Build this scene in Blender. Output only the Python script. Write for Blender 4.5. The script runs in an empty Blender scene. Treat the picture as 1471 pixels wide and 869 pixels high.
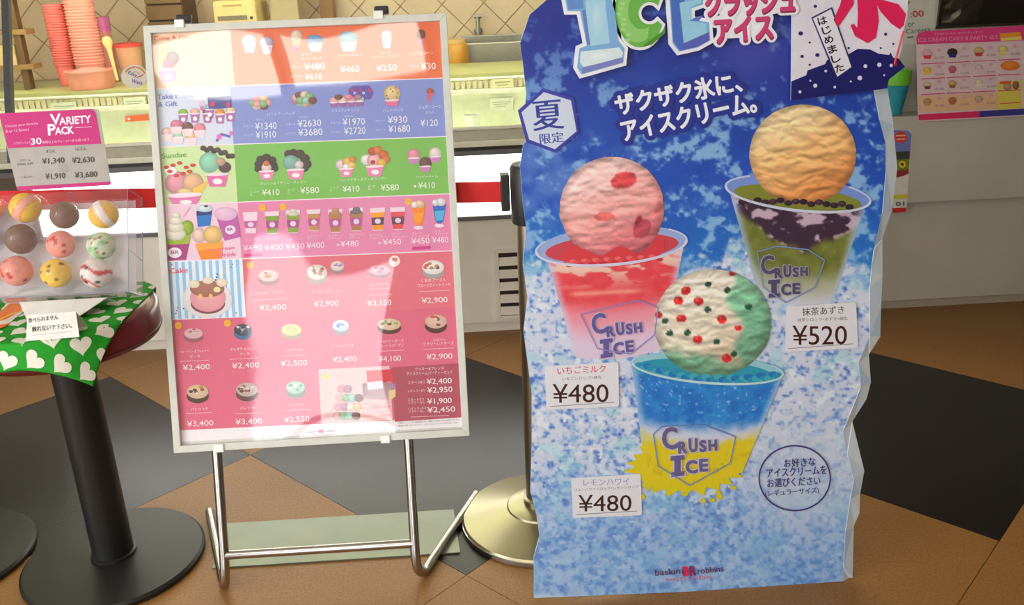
import bpy, bmesh, math, random
import numpy as np
from mathutils import Vector, Matrix

random.seed(7)
scene = bpy.context.scene
COL = scene.collection

# ------------------------------------------------------------------ camera
IMG_W, IMG_H = 1471, 869
F_PX = 1314.0
PITCH, ROLL, YAW, CAM_H = math.radians(20.35), math.radians(2.32), math.radians(-2.2), 1.34

def _rz(a):
    c, s = math.cos(a), math.sin(a)
    return np.array([[c, -s, 0], [s, c, 0], [0, 0, 1.0]])
C_FWD = _rz(YAW) @ np.array([0, math.cos(PITCH), -math.sin(PITCH)])
C_RIGHT = _rz(YAW) @ np.array([1.0, 0, 0])
C_UP = _rz(YAW) @ np.array([0, math.sin(PITCH), math.cos(PITCH)])
C_POS = np.array([0, 0, CAM_H])
# image x axis in the world (photo is turned counter-clockwise by ROLL)
IMG_X = C_RIGHT * math.cos(ROLL) - C_UP * math.sin(ROLL)
IMG_Y = C_RIGHT * math.sin(ROLL) + C_UP * math.cos(ROLL)
cam_data = bpy.data.cameras.new('camera')
cam_data.sensor_fit = 'HORIZONTAL'
cam_data.sensor_width = 36.0
cam_data.lens = 36.0 * F_PX / IMG_W
cam_data.clip_start = 0.02
cam = bpy.data.objects.new('camera', cam_data)
COL.objects.link(cam)
mw = Matrix.Identity(4)
for i in range(3):
    mw[i][0] = IMG_X[i]; mw[i][1] = IMG_Y[i]; mw[i][2] = -C_FWD[i]; mw[i][3] = C_POS[i]
cam.matrix_world = mw
scene.camera = cam

# ------------------------------------------------------------------ world, view
world = bpy.data.worlds.new('daylight')
scene.world = world
world.use_nodes = True
wn = world.node_tree.nodes
wn['Background'].inputs[0].default_value = (0.93, 0.97, 1.0, 1)
wn['Background'].inputs[1].default_value = 9.0
scene.view_settings.view_transform = 'Standard'
scene.view_settings.look = 'None'
scene.view_settings.gamma = 1.0
scene.view_settings.use_curve_mapping = False
scene.view_settings.exposure = -0.2
scene.cycles.max_bounces = 8
scene.cycles.transparent_max_bounces = 16

# openings of the shop: the glazed front behind the photographer and an added window in the left wall
WALL_Y, WALL_X = -3.2, -2.8
OPENINGS = [(-1.68, -0.68, 0.05, 2.35)]                 # x0, x1, z0, z1 in the front wall
SIDE_OPENINGS = [(-1.75, 0.95, 0.15, 2.35)]             # y0, y1, z0, z1 in the left wall, window added for the light falloff
def portal(loc, rot, sx, sy):
    ld = bpy.data.lights.new('window_portal', 'AREA')
    ld.shape = 'RECTANGLE'; ld.size = sx; ld.size_y = sy
    ld.cycles.is_portal = True
    lo = bpy.data.objects.new('window_portal', ld)
    lo.location = loc; lo.rotation_euler = rot
    COL.objects.link(lo)
for (x0, x1, z0, z1) in OPENINGS:
    portal(((x0 + x1) / 2, WALL_Y - .09, (z0 + z1) / 2), (math.radians(90), 0, 0), x1 - x0, z1 - z0)
for (y0, y1, z0, z1) in SIDE_OPENINGS:
    portal((WALL_X - .09, (y0 + y1) / 2, (z0 + z1) / 2), (math.radians(90), 0, math.radians(-90)), y1 - y0, z1 - z0)

# ------------------------------------------------------------------ geometry helpers
def ray(x, y):
    dx, dy = x - IMG_W / 2, y - IMG_H / 2
    return C_FWD + IMG_X * (dx / F_PX) - IMG_Y * (dy / F_PX)
def on_z(x, y, z=0.0):
    d = ray(x, y); return C_POS + d * ((z - CAM_H) / d[2])
def on_y(x, y, Y):
    d = ray(x, y); return C_POS + d * (Y / d[1])

class Plane:
    """A real flat surface: origin, in-plane axes ex (right), ey (up), normal n (front)."""
    def __init__(self, o, ex, ey):
        self.o = np.array(o, float)
        self.ex = np.array(ex, float) / np.linalg.norm(ex)
        self.ey = np.array(ey, float) / np.linalg.norm(ey)
        self.n = np.cross(self.ex, self.ey)
        self.lift_k = 1.0
    def hit(self, x, y):
        """photo measurement -> (u, v) on this surface in metres"""
        d = C_FWD + np.multiply.outer((np.asarray(x, float) - IMG_W / 2) / F_PX, IMG_X) \
            - np.multiply.outer((np.asarray(y, float) - IMG_H / 2) / F_PX, IMG_Y)
        t = ((self.o - C_POS) @ self.n) / (d @ self.n)
        P = C_POS + d * np.expand_dims(t, -1) - self.o
        return P @ self.ex, P @ self.ey
    def world(self, u, v, w=0.0):
        u = np.asarray(u, float); v = np.asarray(v, float)
        return self.o + np.multiply.outer(u, self.ex) + np.multiply.outer(v, self.ey) \
            + np.multiply.outer(np.broadcast_to(w, u.shape), self.n)

def srgb(c):
    c = np.asarray(c, float) / 255.0
    return np.where(c <= 0.04045, c / 12.92, ((np.clip(c, 0, 1) + 0.055) / 1.055) ** 2.4)

def empty(name, loc, label=None, category=None, group=None, rotz=0.0):
    o = bpy.data.objects.new(name, None)
    o.empty_display_size = 0.05
    o.location = loc
    o.rotation_euler = (0, 0, rotz)
    COL.objects.link(o)
    tag(o, label, category, group)
    return o
def tag(o, label=None, category=None, group=None, kind=None):
    if label: o['label'] = label
    if category: o['category'] = category
    if group: o['group'] = group
    if kind: o['kind'] = kind
    return o
def root_loc(o):
    while o.parent: o = o.parent
    return np.array(o.location)

class MB:
    """collects world-space geometry, then links it as ONE mesh object"""
    def __init__(self):
        self.v = []; self.f = []; self.c = []; self.n = 0
        self.smooth_from = []
    def add(self, verts, faces, col=None):
        b = self.n
        verts = np.asarray(verts, float)
        self.v.append(verts)
        self.f.extend([tuple(i + b for i in q) for q in faces])
        if col is not None:
            col = np.asarray(col, float)
            if col.ndim == 1: col = np.tile(col, (len(verts), 1))
            self.c.append(srgb(col))
        else:
            self.c.append(np.ones((len(verts), 3)))
        self.n += len(verts)
        return self
    def box(self, x0, x1, y0, y1, z0, z1, col=None):
        v = [(x, y, z) for x in (x0, x1) for y in (y0, y1) for z in (z0, z1)]
        f = [(0, 1, 3, 2), (4, 6, 7, 5), (0, 4, 5, 1), (2, 3, 7, 6), (0, 2, 6, 4), (1, 5, 7, 3)]
        return self.add(v, f, col)
    def obox(self, c, ax, ay, az, hx, hy, hz):
        c = np.array(c, float)
        ax, ay, az = (np.array(a, float) / np.linalg.norm(a) for a in (ax, ay, az))
        v = [c + sx * hx * ax + sy * hy * ay + sz * hz * az for sx in (-1, 1) for sy in (-1, 1) for sz in (-1, 1)]
        f = [(0, 1, 3, 2), (4, 6, 7, 5), (0, 4, 5, 1), (2, 3, 7, 6), (0, 2, 6, 4), (1, 5, 7, 3)]
        return self.add(v, f)
    def slab(self, pts, back):
        """polygon (counter-clockwise from the front) extruded along vector back"""
        pts = np.asarray(pts, float); n = len(pts)
        v = np.vstack([pts, pts + np.array(back, float)])
        f = [tuple(range(n)), tuple(range(2 * n - 1, n - 1, -1))]
        f += [(i, i + n, (i + 1) % n + n, (i + 1) % n) for i in range(n)]
        return self.add(v, f)
    def lathe(self, prof, c=(0, 0, 0), n=40, axis=None):
        """prof: list of (r, h) ; spun round +Z (or axis) at c"""
        c = np.array(c, float)
        if axis is None: A = np.eye(3)
        else:
            az = np.array(axis, float); az /= np.linalg.norm(az)
            t = np.array([1.0, 0, 0]) if abs(az[0]) < .9 else np.array([0, 1.0, 0])
            ax = np.cross(t, az); ax /= np.linalg.norm(ax)
            A = np.array([ax, np.cross(az, ax), az])
        vs = []; fs = []
        k = len(prof)
        for j in range(n):
            a = 2 * math.pi * j / n
            for (r, h) in prof:
                vs.append(c + np.array([r * math.cos(a), r * math.sin(a), h]) @ A)
        for j in range(n):
            j2 = (j + 1) % n
            for i in range(k - 1):
                a, b, d, e = j * k + i, j2 * k + i, j2 * k + i + 1, j * k + i + 1
                if prof[i][0] < 1e-7: fs.append((a, d, e))
                elif prof[i + 1][0] < 1e-7: fs.append((a, b, d))
                else: fs.append((a, b, d, e))
        return self.add(vs, fs)
    def tube(self, pts, r, n=14, caps=True):
        pts = np.asarray(pts, float); m = len(pts)
        tan = np.gradient(pts, axis=0); tan /= np.linalg.norm(tan, axis=1)[:, None]
        ref = np.array([0, 0, 1.0]) if abs(tan[0][2]) < .9 else np.array([1.0, 0, 0])
        u = np.cross(tan[0], ref); u /= np.linalg.norm(u)
        vs = []
        for i in range(m):
            u = u - tan[i] * (u @ tan[i]); u /= np.linalg.norm(u)
            w = np.cross(tan[i], u)
            for j in range(n):
                a = 2 * math.pi * j / n
                vs.append(pts[i] + r * (math.cos(a) * u + math.sin(a) * w))
        fs = [(i * n + j, i * n + (j + 1) % n, (i + 1) * n + (j + 1) % n, (i + 1) * n + j)
              for i in range(m - 1) for j in range(n)]
        if caps:
            fs += [tuple(range(n - 1, -1, -1)), tuple((m - 1) * n + j for j in range(n))]
        return self.add(vs, fs)
    def build(self, name, mat, parent=None, smooth=None, bevel=0.0, kind=None, label=None, loc=None):
        V = np.vstack(self.v)
        base = root_loc(parent) if parent else (np.array(loc, float) if loc is not None else np.zeros(3))
        me = bpy.data.meshes.new(name)
        me.from_pydata((V - base).tolist(), [], self.f)
        att = me.color_attributes.new('Col', 'FLOAT_COLOR', 'POINT')
        Cc = np.ones((len(V), 4), np.float32); Cc[:, :3] = np.vstack(self.c)
        att.data.foreach_set('color', Cc.ravel())
        if bevel > 0:
            bm = bmesh.new(); bm.from_mesh(me)
            bmesh.ops.recalc_face_normals(bm, faces=bm.faces)
            es = [e for e in bm.edges if len(e.link_faces) == 2 and e.calc_face_angle(0) > 0.6]
            bmesh.ops.bevel(bm, geom=es, offset=bevel, segments=2, affect='EDGES', profile=0.6)
            bm.to_mesh(me); bm.free()
        else:
            bm = bmesh.new(); bm.from_mesh(me)
            if len(bm.faces) < 20000: bmesh.ops.recalc_face_normals(bm, faces=bm.faces)
            bm.to_mesh(me); bm.free()
        if smooth is not None:
            for p in me.polygons: p.use_smooth = True
            try: me.set_sharp_from_angle(angle=math.radians(smooth))
            except Exception: pass
        me.materials.append(mat)
        o = bpy.data.objects.new(name, me)
        COL.objects.link(o)
        if parent: o.parent = parent
        elif loc is not None: o.location = loc
        if kind: o['kind'] = kind
        if label: o['label'] = label
        return o

def grid_object(name, P, col, mat, parent, smooth=True, kind=None):
    """P: (ny, nx, 3) world points, col: (ny, nx, 3) sRGB; fast link as one mesh"""
    ny, nx, _ = P.shape
    base = root_loc(parent)
    me = bpy.data.meshes.new(name)
    idx = np.arange(ny * nx).reshape(ny, nx)
    q = np.stack([idx[:-1, :-1], idx[:-1, 1:], idx[1:, 1:], idx[1:, :-1]], -1).reshape(-1, 4)
    me.vertices.add(ny * nx); me.vertices.foreach_set('co', (P.reshape(-1, 3) - base).astype(np.float32).ravel())
    me.loops.add(q.size); me.loops.foreach_set('vertex_index', q.astype(np.int32).ravel())
    me.polygons.add(len(q)); me.polygons.foreach_set('loop_start', np.arange(0, q.size, 4, dtype=np.int32))
    me.polygons.foreach_set('use_smooth', np.full(len(q), smooth))
    me.update(calc_edges=True)
    att = me.color_attributes.new('Col', 'FLOAT_COLOR', 'POINT')
    Cc = np.ones((ny * nx, 4), np.float32); Cc[:, :3] = srgb(col).reshape(-1, 3)
    att.data.foreach_set('color', Cc.ravel())
    me.materials.append(mat)
    o = bpy.data.objects.new(name, me); COL.objects.link(o); o.parent = parent
    if kind: o['kind'] = kind
    return o

# ---- value noise for colour work on prints
_rng = np.random.RandomState(3)
_TAB = _rng.rand(256, 256)
def vnoise(x, y, s=0):
    x = np.asarray(x, float) + 17.3 * s + 500; y = np.asarray(y, float) + 31.7 * s + 500
    xi = np.floor(x).astype(int); yi = np.floor(y).astype(int)
    fx = x - xi; fy = y - yi
    fx = fx * fx * (3 - 2 * fx); fy = fy * fy * (3 - 2 * fy)
    t = lambda a, b: _TAB[a % 256, b % 256]
    return (t(xi, yi) * (1 - fx) + t(xi + 1, yi) * fx) * (1 - fy) + (t(xi, yi + 1) * (1 - fx) + t(xi + 1, yi + 1) * fx) * fy
def fbm(x, y, s=0, o=4):
    a = 0; amp = .5; tot = 0
    for k in range(o):
        a = a + amp * vnoise(x * 2 ** k, y * 2 ** k, s + 3 * k); tot += amp; amp *= .55
    return a / tot
def mixc(a, b, t):
    t = np.clip(t, 0, 1)[..., None]
    return np.asarray(a, float) * (1 - t) + np.asarray(b, float) * t
def sstep(e0, e1, x):
    t = np.clip((x - e0) / (e1 - e0), 0, 1); return t * t * (3 - 2 * t)

# ------------------------------------------------------------------ materials (all node based)
_mats = {}
def mat(name, c, rough=0.5, metal=0.0, vary=0.06, scale=30.0, spec=0.5, bump=0.0, bscale=None, emis=0.0, coat=0.0, ecol=None):
    if name in _mats: return _mats[name]
    m = bpy.data.materials.new(name); m.use_nodes = True
    nt = m.node_tree; b = nt.nodes['Principled BSDF']
    lin = srgb(c)
    tc = nt.nodes.new('ShaderNodeTexCoord')
    nz = nt.nodes.new('ShaderNodeTexNoise'); nz.inputs['Scale'].default_value = scale; nz.inputs['Detail'].default_value = 4
    nt.links.new(tc.outputs['Object'], nz.inputs['Vector'])
    rp = nt.nodes.new('ShaderNodeValToRGB')
    rp.color_ramp.elements[0].position = .3; rp.color_ramp.elements[1].position = .7
    rp.color_ramp.elements[0].color = (*np.clip(lin * (1 - vary), 0, 1), 1)
    rp.color_ramp.elements[1].color = (*np.clip(lin * (1 + vary), 0, 1), 1)
    nt.links.new(nz.outputs['Fac'], rp.inputs['Fac'])
    nt.links.new(rp.outputs['Color'], b.inputs['Base Color'])
    b.inputs['Roughness'].default_value = rough
    b.inputs['Metallic'].default_value = metal
    b.inputs['Specular IOR Level'].default_value = spec
    b.inputs['Coat Weight'].default_value = coat
    if bump > 0:
        bp = nt.nodes.new('ShaderNodeBump'); bp.inputs['Strength'].default_value = bump; bp.inputs['Distance'].default_value = .002
        n2 = nt.nodes.new('ShaderNodeTexNoise'); n2.inputs['Scale'].default_value = bscale or scale * 3; n2.inputs['Detail'].default_value = 3
        nt.links.new(tc.outputs['Object'], n2.inputs['Vector'])
        nt.links.new(n2.outputs['Fac'], bp.inputs['Height']); nt.links.new(bp.outputs['Normal'], b.inputs['Normal'])
    if emis > 0:
        b.inputs['Emission Color'].default_value = (*(srgb(ecol) if ecol is not None else lin), 1)
        b.inputs['Emission Strength'].default_value = emis
    _mats[name] = m
    return m
def print_mat(name, rough=0.35, spec=0.5, coat=0.0, bump=0.0, bscale=8.0):
    """ink on a sheet: colour from the mesh colours, a touch of node noise for the paper"""
    if name in _mats: return _mats[name]
    m = bpy.data.materials.new(name); m.use_nodes = True
    nt = m.node_tree; b = nt.nodes['Principled BSDF']
    at = nt.nodes.new('ShaderNodeAttribute'); at.attribute_name = 'Col'
    tc = nt.nodes.new('ShaderNodeTexCoord')
    nz = nt.nodes.new('ShaderNodeTexNoise'); nz.inputs['Scale'].default_value = 220
    nt.links.new(tc.outputs['Object'], nz.inputs['Vector'])
    mp = nt.nodes.new('ShaderNodeMapRange'); mp.inputs['To Min'].default_value = .95; mp.inputs['To Max'].default_value = 1.05
    nt.links.new(nz.outputs['Fac'], mp.inputs['Value'])
    mx = nt.nodes.new('ShaderNodeVectorMath'); mx.operation = 'SCALE'
    nt.links.new(at.outputs['Color'], mx.inputs[0]); nt.links.new(mp.outputs['Result'], mx.inputs['Scale'])
    nt.links.new(mx.outputs['Vector'], b.inputs['Base Color'])
    b.inputs['Roughness'].default_value = rough
    b.inputs['Specular IOR Level'].default_value = spec
    b.inputs['Coat Weight'].default_value = coat
    b.inputs['Coat Roughness'].default_value = .12
    if bump > 0:
        n2 = nt.nodes.new('ShaderNodeTexNoise'); n2.inputs['Scale'].default_value = bscale; n2.inputs['Detail'].default_value = 2
        nt.links.new(tc.outputs['Object'], n2.inputs['Vector'])
        bp = nt.nodes.new('ShaderNodeBump'); bp.inputs['Strength'].default_value = bump; bp.inputs['Distance'].default_value = .02
        nt.links.new(n2.outputs['Fac'], bp.inputs['Height']); nt.links.new(bp.outputs['Normal'], b.inputs['Normal'])
        nt.links.new(bp.outputs['Normal'], b.inputs['Coat Normal'])
    _mats[name] = m
    return m
def clear_mat(name, rough=0.03, ior=1.45, tint=(1, 1, 1), gain=1.0, bump=0.0, bscale=5.0, milk=0.0, milkc=(1, 1, 1)):
    """thin clear sheet: transparent, with Fresnel reflection and a little haze"""
    if name in _mats: return _mats[name]
    m = bpy.data.materials.new(name); m.use_nodes = True
    nt = m.node_tree; nt.nodes.clear()
    out = nt.nodes.new('ShaderNodeOutputMaterial')
    tr = nt.nodes.new('ShaderNodeBsdfTransparent'); tr.inputs[0].default_value = (*tint, 1)
    gl = nt.nodes.new('ShaderNodeBsdfGlossy'); gl.inputs['Roughness'].default_value = rough
    df = nt.nodes.new('ShaderNodeBsdfDiffuse'); df.inputs[0].default_value = (*milkc, 1)
    mk = nt.nodes.new('ShaderNodeMixShader'); mk.inputs[0].default_value = milk
    nt.links.new(tr.outputs[0], mk.inputs[1]); nt.links.new(df.outputs[0], mk.inputs[2])
    # Schlick reflectance, the same from both sides of the thin sheet
    f0 = min(.9, gain * ((ior - 1) / (ior + 1)) ** 2)
    lw = nt.nodes.new('ShaderNodeLayerWeight'); lw.inputs['Blend'].default_value = .5
    pw = nt.nodes.new('ShaderNodeMath'); pw.operation = 'POWER'; pw.inputs[1].default_value = 5.0
    nt.links.new(lw.outputs['Facing'], pw.inputs[0])
    ml = nt.nodes.new('ShaderNodeMath'); ml.operation = 'MULTIPLY_ADD'; ml.inputs[1].default_value = 1 - f0; ml.inputs[2].default_value = f0; ml.use_clamp = True
    nt.links.new(pw.outputs[0], ml.inputs[0])
    mx = nt.nodes.new('ShaderNodeMixShader')
    nt.links.new(ml.outputs[0], mx.inputs[0]); nt.links.new(mk.outputs[0], mx.inputs[1]); nt.links.new(gl.outputs[0], mx.inputs[2])
    tc = nt.nodes.new('ShaderNodeTexCoord')
    nz = nt.nodes.new('ShaderNodeTexNoise'); nz.inputs['Scale'].default_value = bscale; nz.inputs['Detail'].default_value = 1
    nt.links.new(tc.outputs['Object'], nz.inputs['Vector'])
    if bump > 0:
        bp = nt.nodes.new('ShaderNodeBump'); bp.inputs['Strength'].default_value = bump; bp.inputs['Distance'].default_value = .02
        nt.links.new(nz.outputs['Fac'], bp.inputs['Height'])
        nt.links.new(bp.outputs['Normal'], gl.inputs['Normal'])
    nt.links.new(mx.outputs[0], out.inputs[0])
    _mats[name] = m
    return m

# ------------------------------------------------------------------ printing helpers
_tcache = {}
def text_geo(s, bold=0.0):
    key = (s, bold)
    if key in _tcache: return _tcache[key]
    cu = bpy.data.curves.new('lettering', 'FONT'); cu.body = s; cu.resolution_u = 3; cu.offset = bold; cu.fill_mode = 'FRONT'
    ob = bpy.data.objects.new('lettering', cu)
    me = bpy.data.meshes.new_from_object(ob)
    V = np.array([v.co[:2] for v in me.vertices]).reshape(-1, 2)
    Fc = [tuple(p.vertices) for p in me.polygons]
    bpy.data.objects.remove(ob); bpy.data.curves.remove(cu); bpy.data.meshes.remove(me)
    if len(V):
        mn, mxx = V.min(0), V.max(0)
        V = (V - mn) / np.maximum(mxx - mn, 1e-6)
    _tcache[key] = (V, Fc)
    return _tcache[key]

class Print:
    """flat ink shapes measured on one surface; collected into one printed part"""
    STEP = 0.000012
    def __init__(self, plane, lift=0.0006):
        self.p = plane; self.m = MB(); self.lift = lift * plane.lift_k; self.k = 0
    def w(self):
        self.k += 1; return self.lift + self.k * self.STEP
    def poly(self, pts, col, w=None):
        pts = np.array(pts, float)
        u, v = self.p.hit(pts[:, 0], pts[:, 1])
        self.m.add(self.p.world(u, v, self.w() if w is None else w), [tuple(range(len(pts)))], col)
        return self
    def rect(self, x0, y0, x1, y1, col, slope=-0.045, lean=0.06, r=0.0):
        """upright rectangle of the sheet given by its photo corners"""
        q = [(x0, y0), (x1, y0 + (x1 - x0) * slope), (x1 + (y1 - y0) * lean, y1 + (x1 - x0) * slope), (x0 + (y1 - y0) * lean, y1)]
        if r > 0:
            q = round_poly(q, r)
        return self.poly(q, col)
    def ell(self, cx, cy, rx, ry, col, edge=None, rot=0.0, n=26, a0=0, a1=2 * math.pi, light=(-.35, -.4)):
        """ellipse; with edge colour given it is shaded towards its rim like the photographed thing"""
        a = np.linspace(a0, a1, n, endpoint=(abs(a1 - a0) < 6.28))
        ca, sa = math.cos(rot), math.sin(rot)
        rings = [0.0, 0.45, 0.8, 1.0] if edge is not None else [0.0, 1.0]
        pts = []; cols = []
        for t in rings:
            sh = (1 - t)
            ex = rx * t * np.cos(a) + rx * sh * light[0] * (edge is not None); ey = ry * t * np.sin(a) + ry * sh * light[1] * (edge is not None)
            pts.append(np.stack([cx + ex * ca - ey * sa, cy + ex * sa + ey * ca], 1))
            cols.append(np.tile(mixc(np.array(col), np.array(edge if edge is not None else col), np.array(t ** 1.6)), (len(a), 1)))
        pts = np.vstack(pts); cols = np.vstack(cols); m = len(a)
        closed = abs(a1 - a0) >= 6.28
        f = []
        for k in range(len(rings) - 1):
            for j in range(m if closed else m - 1):
                j2 = (j + 1) % m
                if k == 0: f.append((j, m + j, m + j2))
                else: f.append((k * m + j, (k + 1) * m + j, (k + 1) * m + j2, k * m + j2))
        u, v = self.p.hit(pts[:, 0], pts[:, 1])
        self.m.add(self.p.world(u, v, self.w()), f, cols)
        return self
    def ring(self, cx, cy, rx, ry, t, col, n=48, a0=0, a1=2 * math.pi, rot=0.0):
        a = np.linspace(a0, a1, n)
        ca, sa = math.cos(rot), math.sin(rot)
        pts = []
        for s in (1.0, None):
            kx, ky = (rx, ry) if s else (rx - t, ry - t)
            ex, ey = kx * np.cos(a), ky * np.sin(a)
            pts.append(np.stack([cx + ex * ca - ey * sa, cy + ex * sa + ey * ca], 1))
        pts = np.vstack(pts)
        u, v = self.p.hit(pts[:, 0], pts[:, 1])
        self.m.add(self.p.world(u, v, self.w()), [(j, j + 1, n + j + 1, n + j) for j in range(n - 1)], col)
        return self
    def line(self, pts, t, col):
        pts = np.array(pts, float); w = self.w()
        for a, b in zip(pts[:-1], pts[1:]):
            d = b - a; nrm = np.array([-d[1], d[0]]) / (np.linalg.norm(d) + 1e-9) * t / 2
            self.poly([a - nrm, b - nrm, b + nrm, a + nrm], col, w)
        return self
    def text(self, s, x0, y0, x1, y1, h, col, bold=0.0, shear=0.0, lean=None):
        """lettering whose lower left / lower right corners and height are measured in the photo"""
        V, Fc = text_geo(s)
        if not len(V): return self
        up = np.array([(y1 - y0), -(x1 - x0)], float); up /= np.linalg.norm(up)
        if lean is not None: up = np.array([lean, -1.0])
        base = np.array([x0, y0]); dx = np.array([x1 - x0, y1 - y0], float)
        P = base + np.outer(V[:, 0], dx) + np.outer(V[:, 1], up * h) + np.outer(V[:, 1], dx / np.linalg.norm(dx) * shear * h)
        w = self.w(); shifts = [(0.0, 0.0)]
        if bold > 0 and bold < .02:
            r = bold * h * 1.3; shifts += [(r, 0.0), (-r, 0.0)]
        if bold >= .02:                     # heavier weight: the strokes are printed again round themselves
            r = bold * h * 1.3
            shifts += [(r * math.cos(a), r * math.sin(a)) for a in np.linspace(0, 2 * math.pi, 25 if bold > .06 else 9)[:-1]]
            if bold > .06: shifts += [(r * .5 * math.cos(a), r * .5 * math.sin(a)) for a in np.linspace(0, 2 * math.pi, 7)[:-1]]
        for (sx, sy) in shifts:
            u, v = self.p.hit(P[:, 0] + sx, P[:, 1] + sy)
            self.m.add(self.p.world(u, v, w), Fc, col)
            w += 3e-6
        self.k += int(len(shifts) * 3e-6 / self.STEP)
        return self
    def build(self, name, m, parent, label=None, kind=None):
        # ink lies on the sheet: the build keeps every polygon facing the reader
        V = np.vstack(self.m.v) - root_loc(parent)
        me = bpy.data.meshes.new(name)
        me.from_pydata(V.tolist(), [], self.m.f)
        att = me.color_attributes.new('Col', 'FLOAT_COLOR', 'POINT')
        Cc = np.ones((len(V), 4), np.float32); Cc[:, :3] = np.vstack(self.m.c)
        att.data.foreach_set('color', Cc.ravel())
        me.materials.append(m)
        o = bpy.data.objects.new(name, me); COL.objects.link(o); o.parent = parent
        if label: o['label'] = label
        if kind: o['kind'] = kind
        return o

def round_poly(q, r, n=5):
    """round the corners of a polygon given in photo measures"""
    out = []; m = len(q); q = [np.array(p, float) for p in q]
    for i in range(m):
        p, a, b = q[i], q[i - 1], q[(i + 1) % m]
        da = (a - p) / np.linalg.norm(a - p); db = (b - p) / np.linalg.norm(b - p)
        s, e = p + da * r, p + db * r
        for t in np.linspace(0, 1, n):
            out.append((1 - t) ** 2 * s + 2 * t * (1 - t) * p + t * t * e)
    return out

def span_paint(name, plane, ys, left, right, nx, colf, m, parent, w):
    """printed picture: rows ys between left(y) and right(y), coloured by colf(x, y)"""
    ys = np.asarray(ys, float)
    L = left(ys); R = right(ys)
    t = np.linspace(0, 1, nx)
    X = L[:, None] * (1 - t) + R[:, None] * t
    Yg = np.repeat(ys[:, None], nx, 1)
    u, v = plane.hit(X, Yg)
    return grid_object(name, plane.world(u, v, w * plane.lift_k), colf(X, Yg), m, parent)

# ------------------------------------------------------------------ the setting
X0, X1, Y0, Y1, ZC = WALL_X, 2.7, WALL_Y, 5.0, 2.7
M_wall = mat('wall_paint', (226, 216, 196), .7, scale=4)
M_ceil = mat('ceiling_board', (232, 230, 222), .85, scale=8)
M_grout = mat('floor_joint', (92, 66, 40), .7)
M_tan = mat('tan_vinyl', (144, 101, 51), .42, vary=.22, scale=160, bump=.25, bscale=260, spec=.4)
M_dark = mat('dark_vinyl', (20, 17, 15), .3, vary=.3, scale=140, bump=.25, bscale=220, spec=.42)

floor = MB().box(X0, X1, Y0, Y1, -.06, -.004).build('floor', M_grout, kind='structure')
tag(floor, 'tan vinyl tile floor crossed by a row of large dark diamonds', 'floor')
HD = 0.638
LX, LY = -0.702, 2.431
def clip(poly, x0, x1, y0, y1):
    for ax, lim, sg in ((0, x0, 1), (0, x1, -1), (1, y0, 1), (1, y1, -1)):
        out = []
        for i in range(len(poly)):
            a, b = poly[i - 1], poly[i]
            ia, ib = (a[ax] - lim) * sg >= 0, (b[ax] - lim) * sg >= 0
            if ia != ib:
                t = (lim - a[ax]) / (b[ax] - a[ax]); out.append((a[0] + t * (b[0] - a[0]), a[1] + t * (b[1] - a[1])))
            if ib: out.append(b)
        poly = out
        if not poly: return []
    return poly
for i in range(-9, 12):
    for j in range(-9, 12):
        g = .0012
        cx, cy = LX + (i + j + 1) * HD, LY + (j - i) * HD
        d = [(cx - HD + g, cy), (cx, cy - HD + g), (cx + HD - g, cy), (cx, cy + HD - g)]
        q = clip(d, X0 + .001, X1 - .001, Y0 + .001, 3.36)
        if len(q) < 3: continue
        area = abs(sum(q[k - 1][0] * q[k][1] - q[k][0] * q[k - 1][1] for k in range(len(q)))) / 2
        if area < .004: continue
        b = MB().slab([(p[0], p[1], 0.0) for p in q], (0, 0, -.004))
        b.build('floor_tile', M_dark if i == j else M_tan, floor)

ceiling = MB().box(X0, X1, Y0, Y1, ZC, ZC + .1).build('ceiling', M_ceil, kind='structure')
tag(ceiling, 'plain off-white ceiling', 'ceiling')
M_dark_wall = mat('bounce_cut_dark', (84, 58, 38), .5, scale=6, vary=.15)  # dark colour chosen for an unseen wall, to keep bounce light low
tag(MB().box(X1, X1 + .1, Y0 - .1, Y1 + .1, -.06, ZC + .1).build('wall_right', M_dark_wall, kind='structure'), 'unseen side wall beyond the counter, made dark to cut bounce light', 'wall')
wf = MB(); wl = MB()
def pierced(b, lo, hi, ops, put):
    xs = [lo] + [v for o in ops for v in o[:2]] + [hi]
    for k in range(0, len(xs), 2): put(b, xs[k], xs[k + 1], -.06, ZC + .1)
    for (p, q, c, d) in ops: put(b, p, q, -.06, c); put(b, p, q, d, ZC + .1)
pierced(wf, X0, X1, OPENINGS, lambda b, p, q, c, d: b.box(p, q, WALL_Y - .1, WALL_Y, c, d))
pierced(wl, Y0 - .1, Y1 + .1, SIDE_OPENINGS, lambda b, p, q, c, d: b.box(X0 - .1, X0, p, q, c, d))
tag(wf.build('wall_front', M_wall, kind='structure'), 'cream shop front wall with a tall glazed door', 'wall')
tag(wl.build('wall_left', M_wall, kind='structure'), 'cream side wall with an added unseen window', 'wall')
M_alu = mat('aluminium', (190, 192, 194), .35, .9, scale=60)
M_pane = clear_mat('window_glass', rough=.0, ior=1.45)
def glazing(name, label, cat, box_, a, b, c, d, bars):
    fr = MB()
    for (p, q, r_, s_) in [(a, a + .05, c, d), (b - .05, b, c, d), (a + .05, b - .05, c, c + .05), (a + .05, b - .05, d - .05, d)] + bars: box_(fr, p, q, .02, .08, r_, s_)
    o = fr.build(name, M_alu, kind='structure'); tag(o, label, cat)
    g = MB(); box_(g, a + .05, b - .05, .05, .055, c + .05, d - .05); g.build('pane', M_pane, o)
(a, b, c, d), = OPENINGS
glazing('door_1', 'tall aluminium framed glass shop door', 'door', lambda m, p, q, e, f, r_, s_: m.box(p, q, WALL_Y - f, WALL_Y - e, r_, s_), a, b, c, d, [(a + .05, b - .05, .95, 1.0)])
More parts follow.
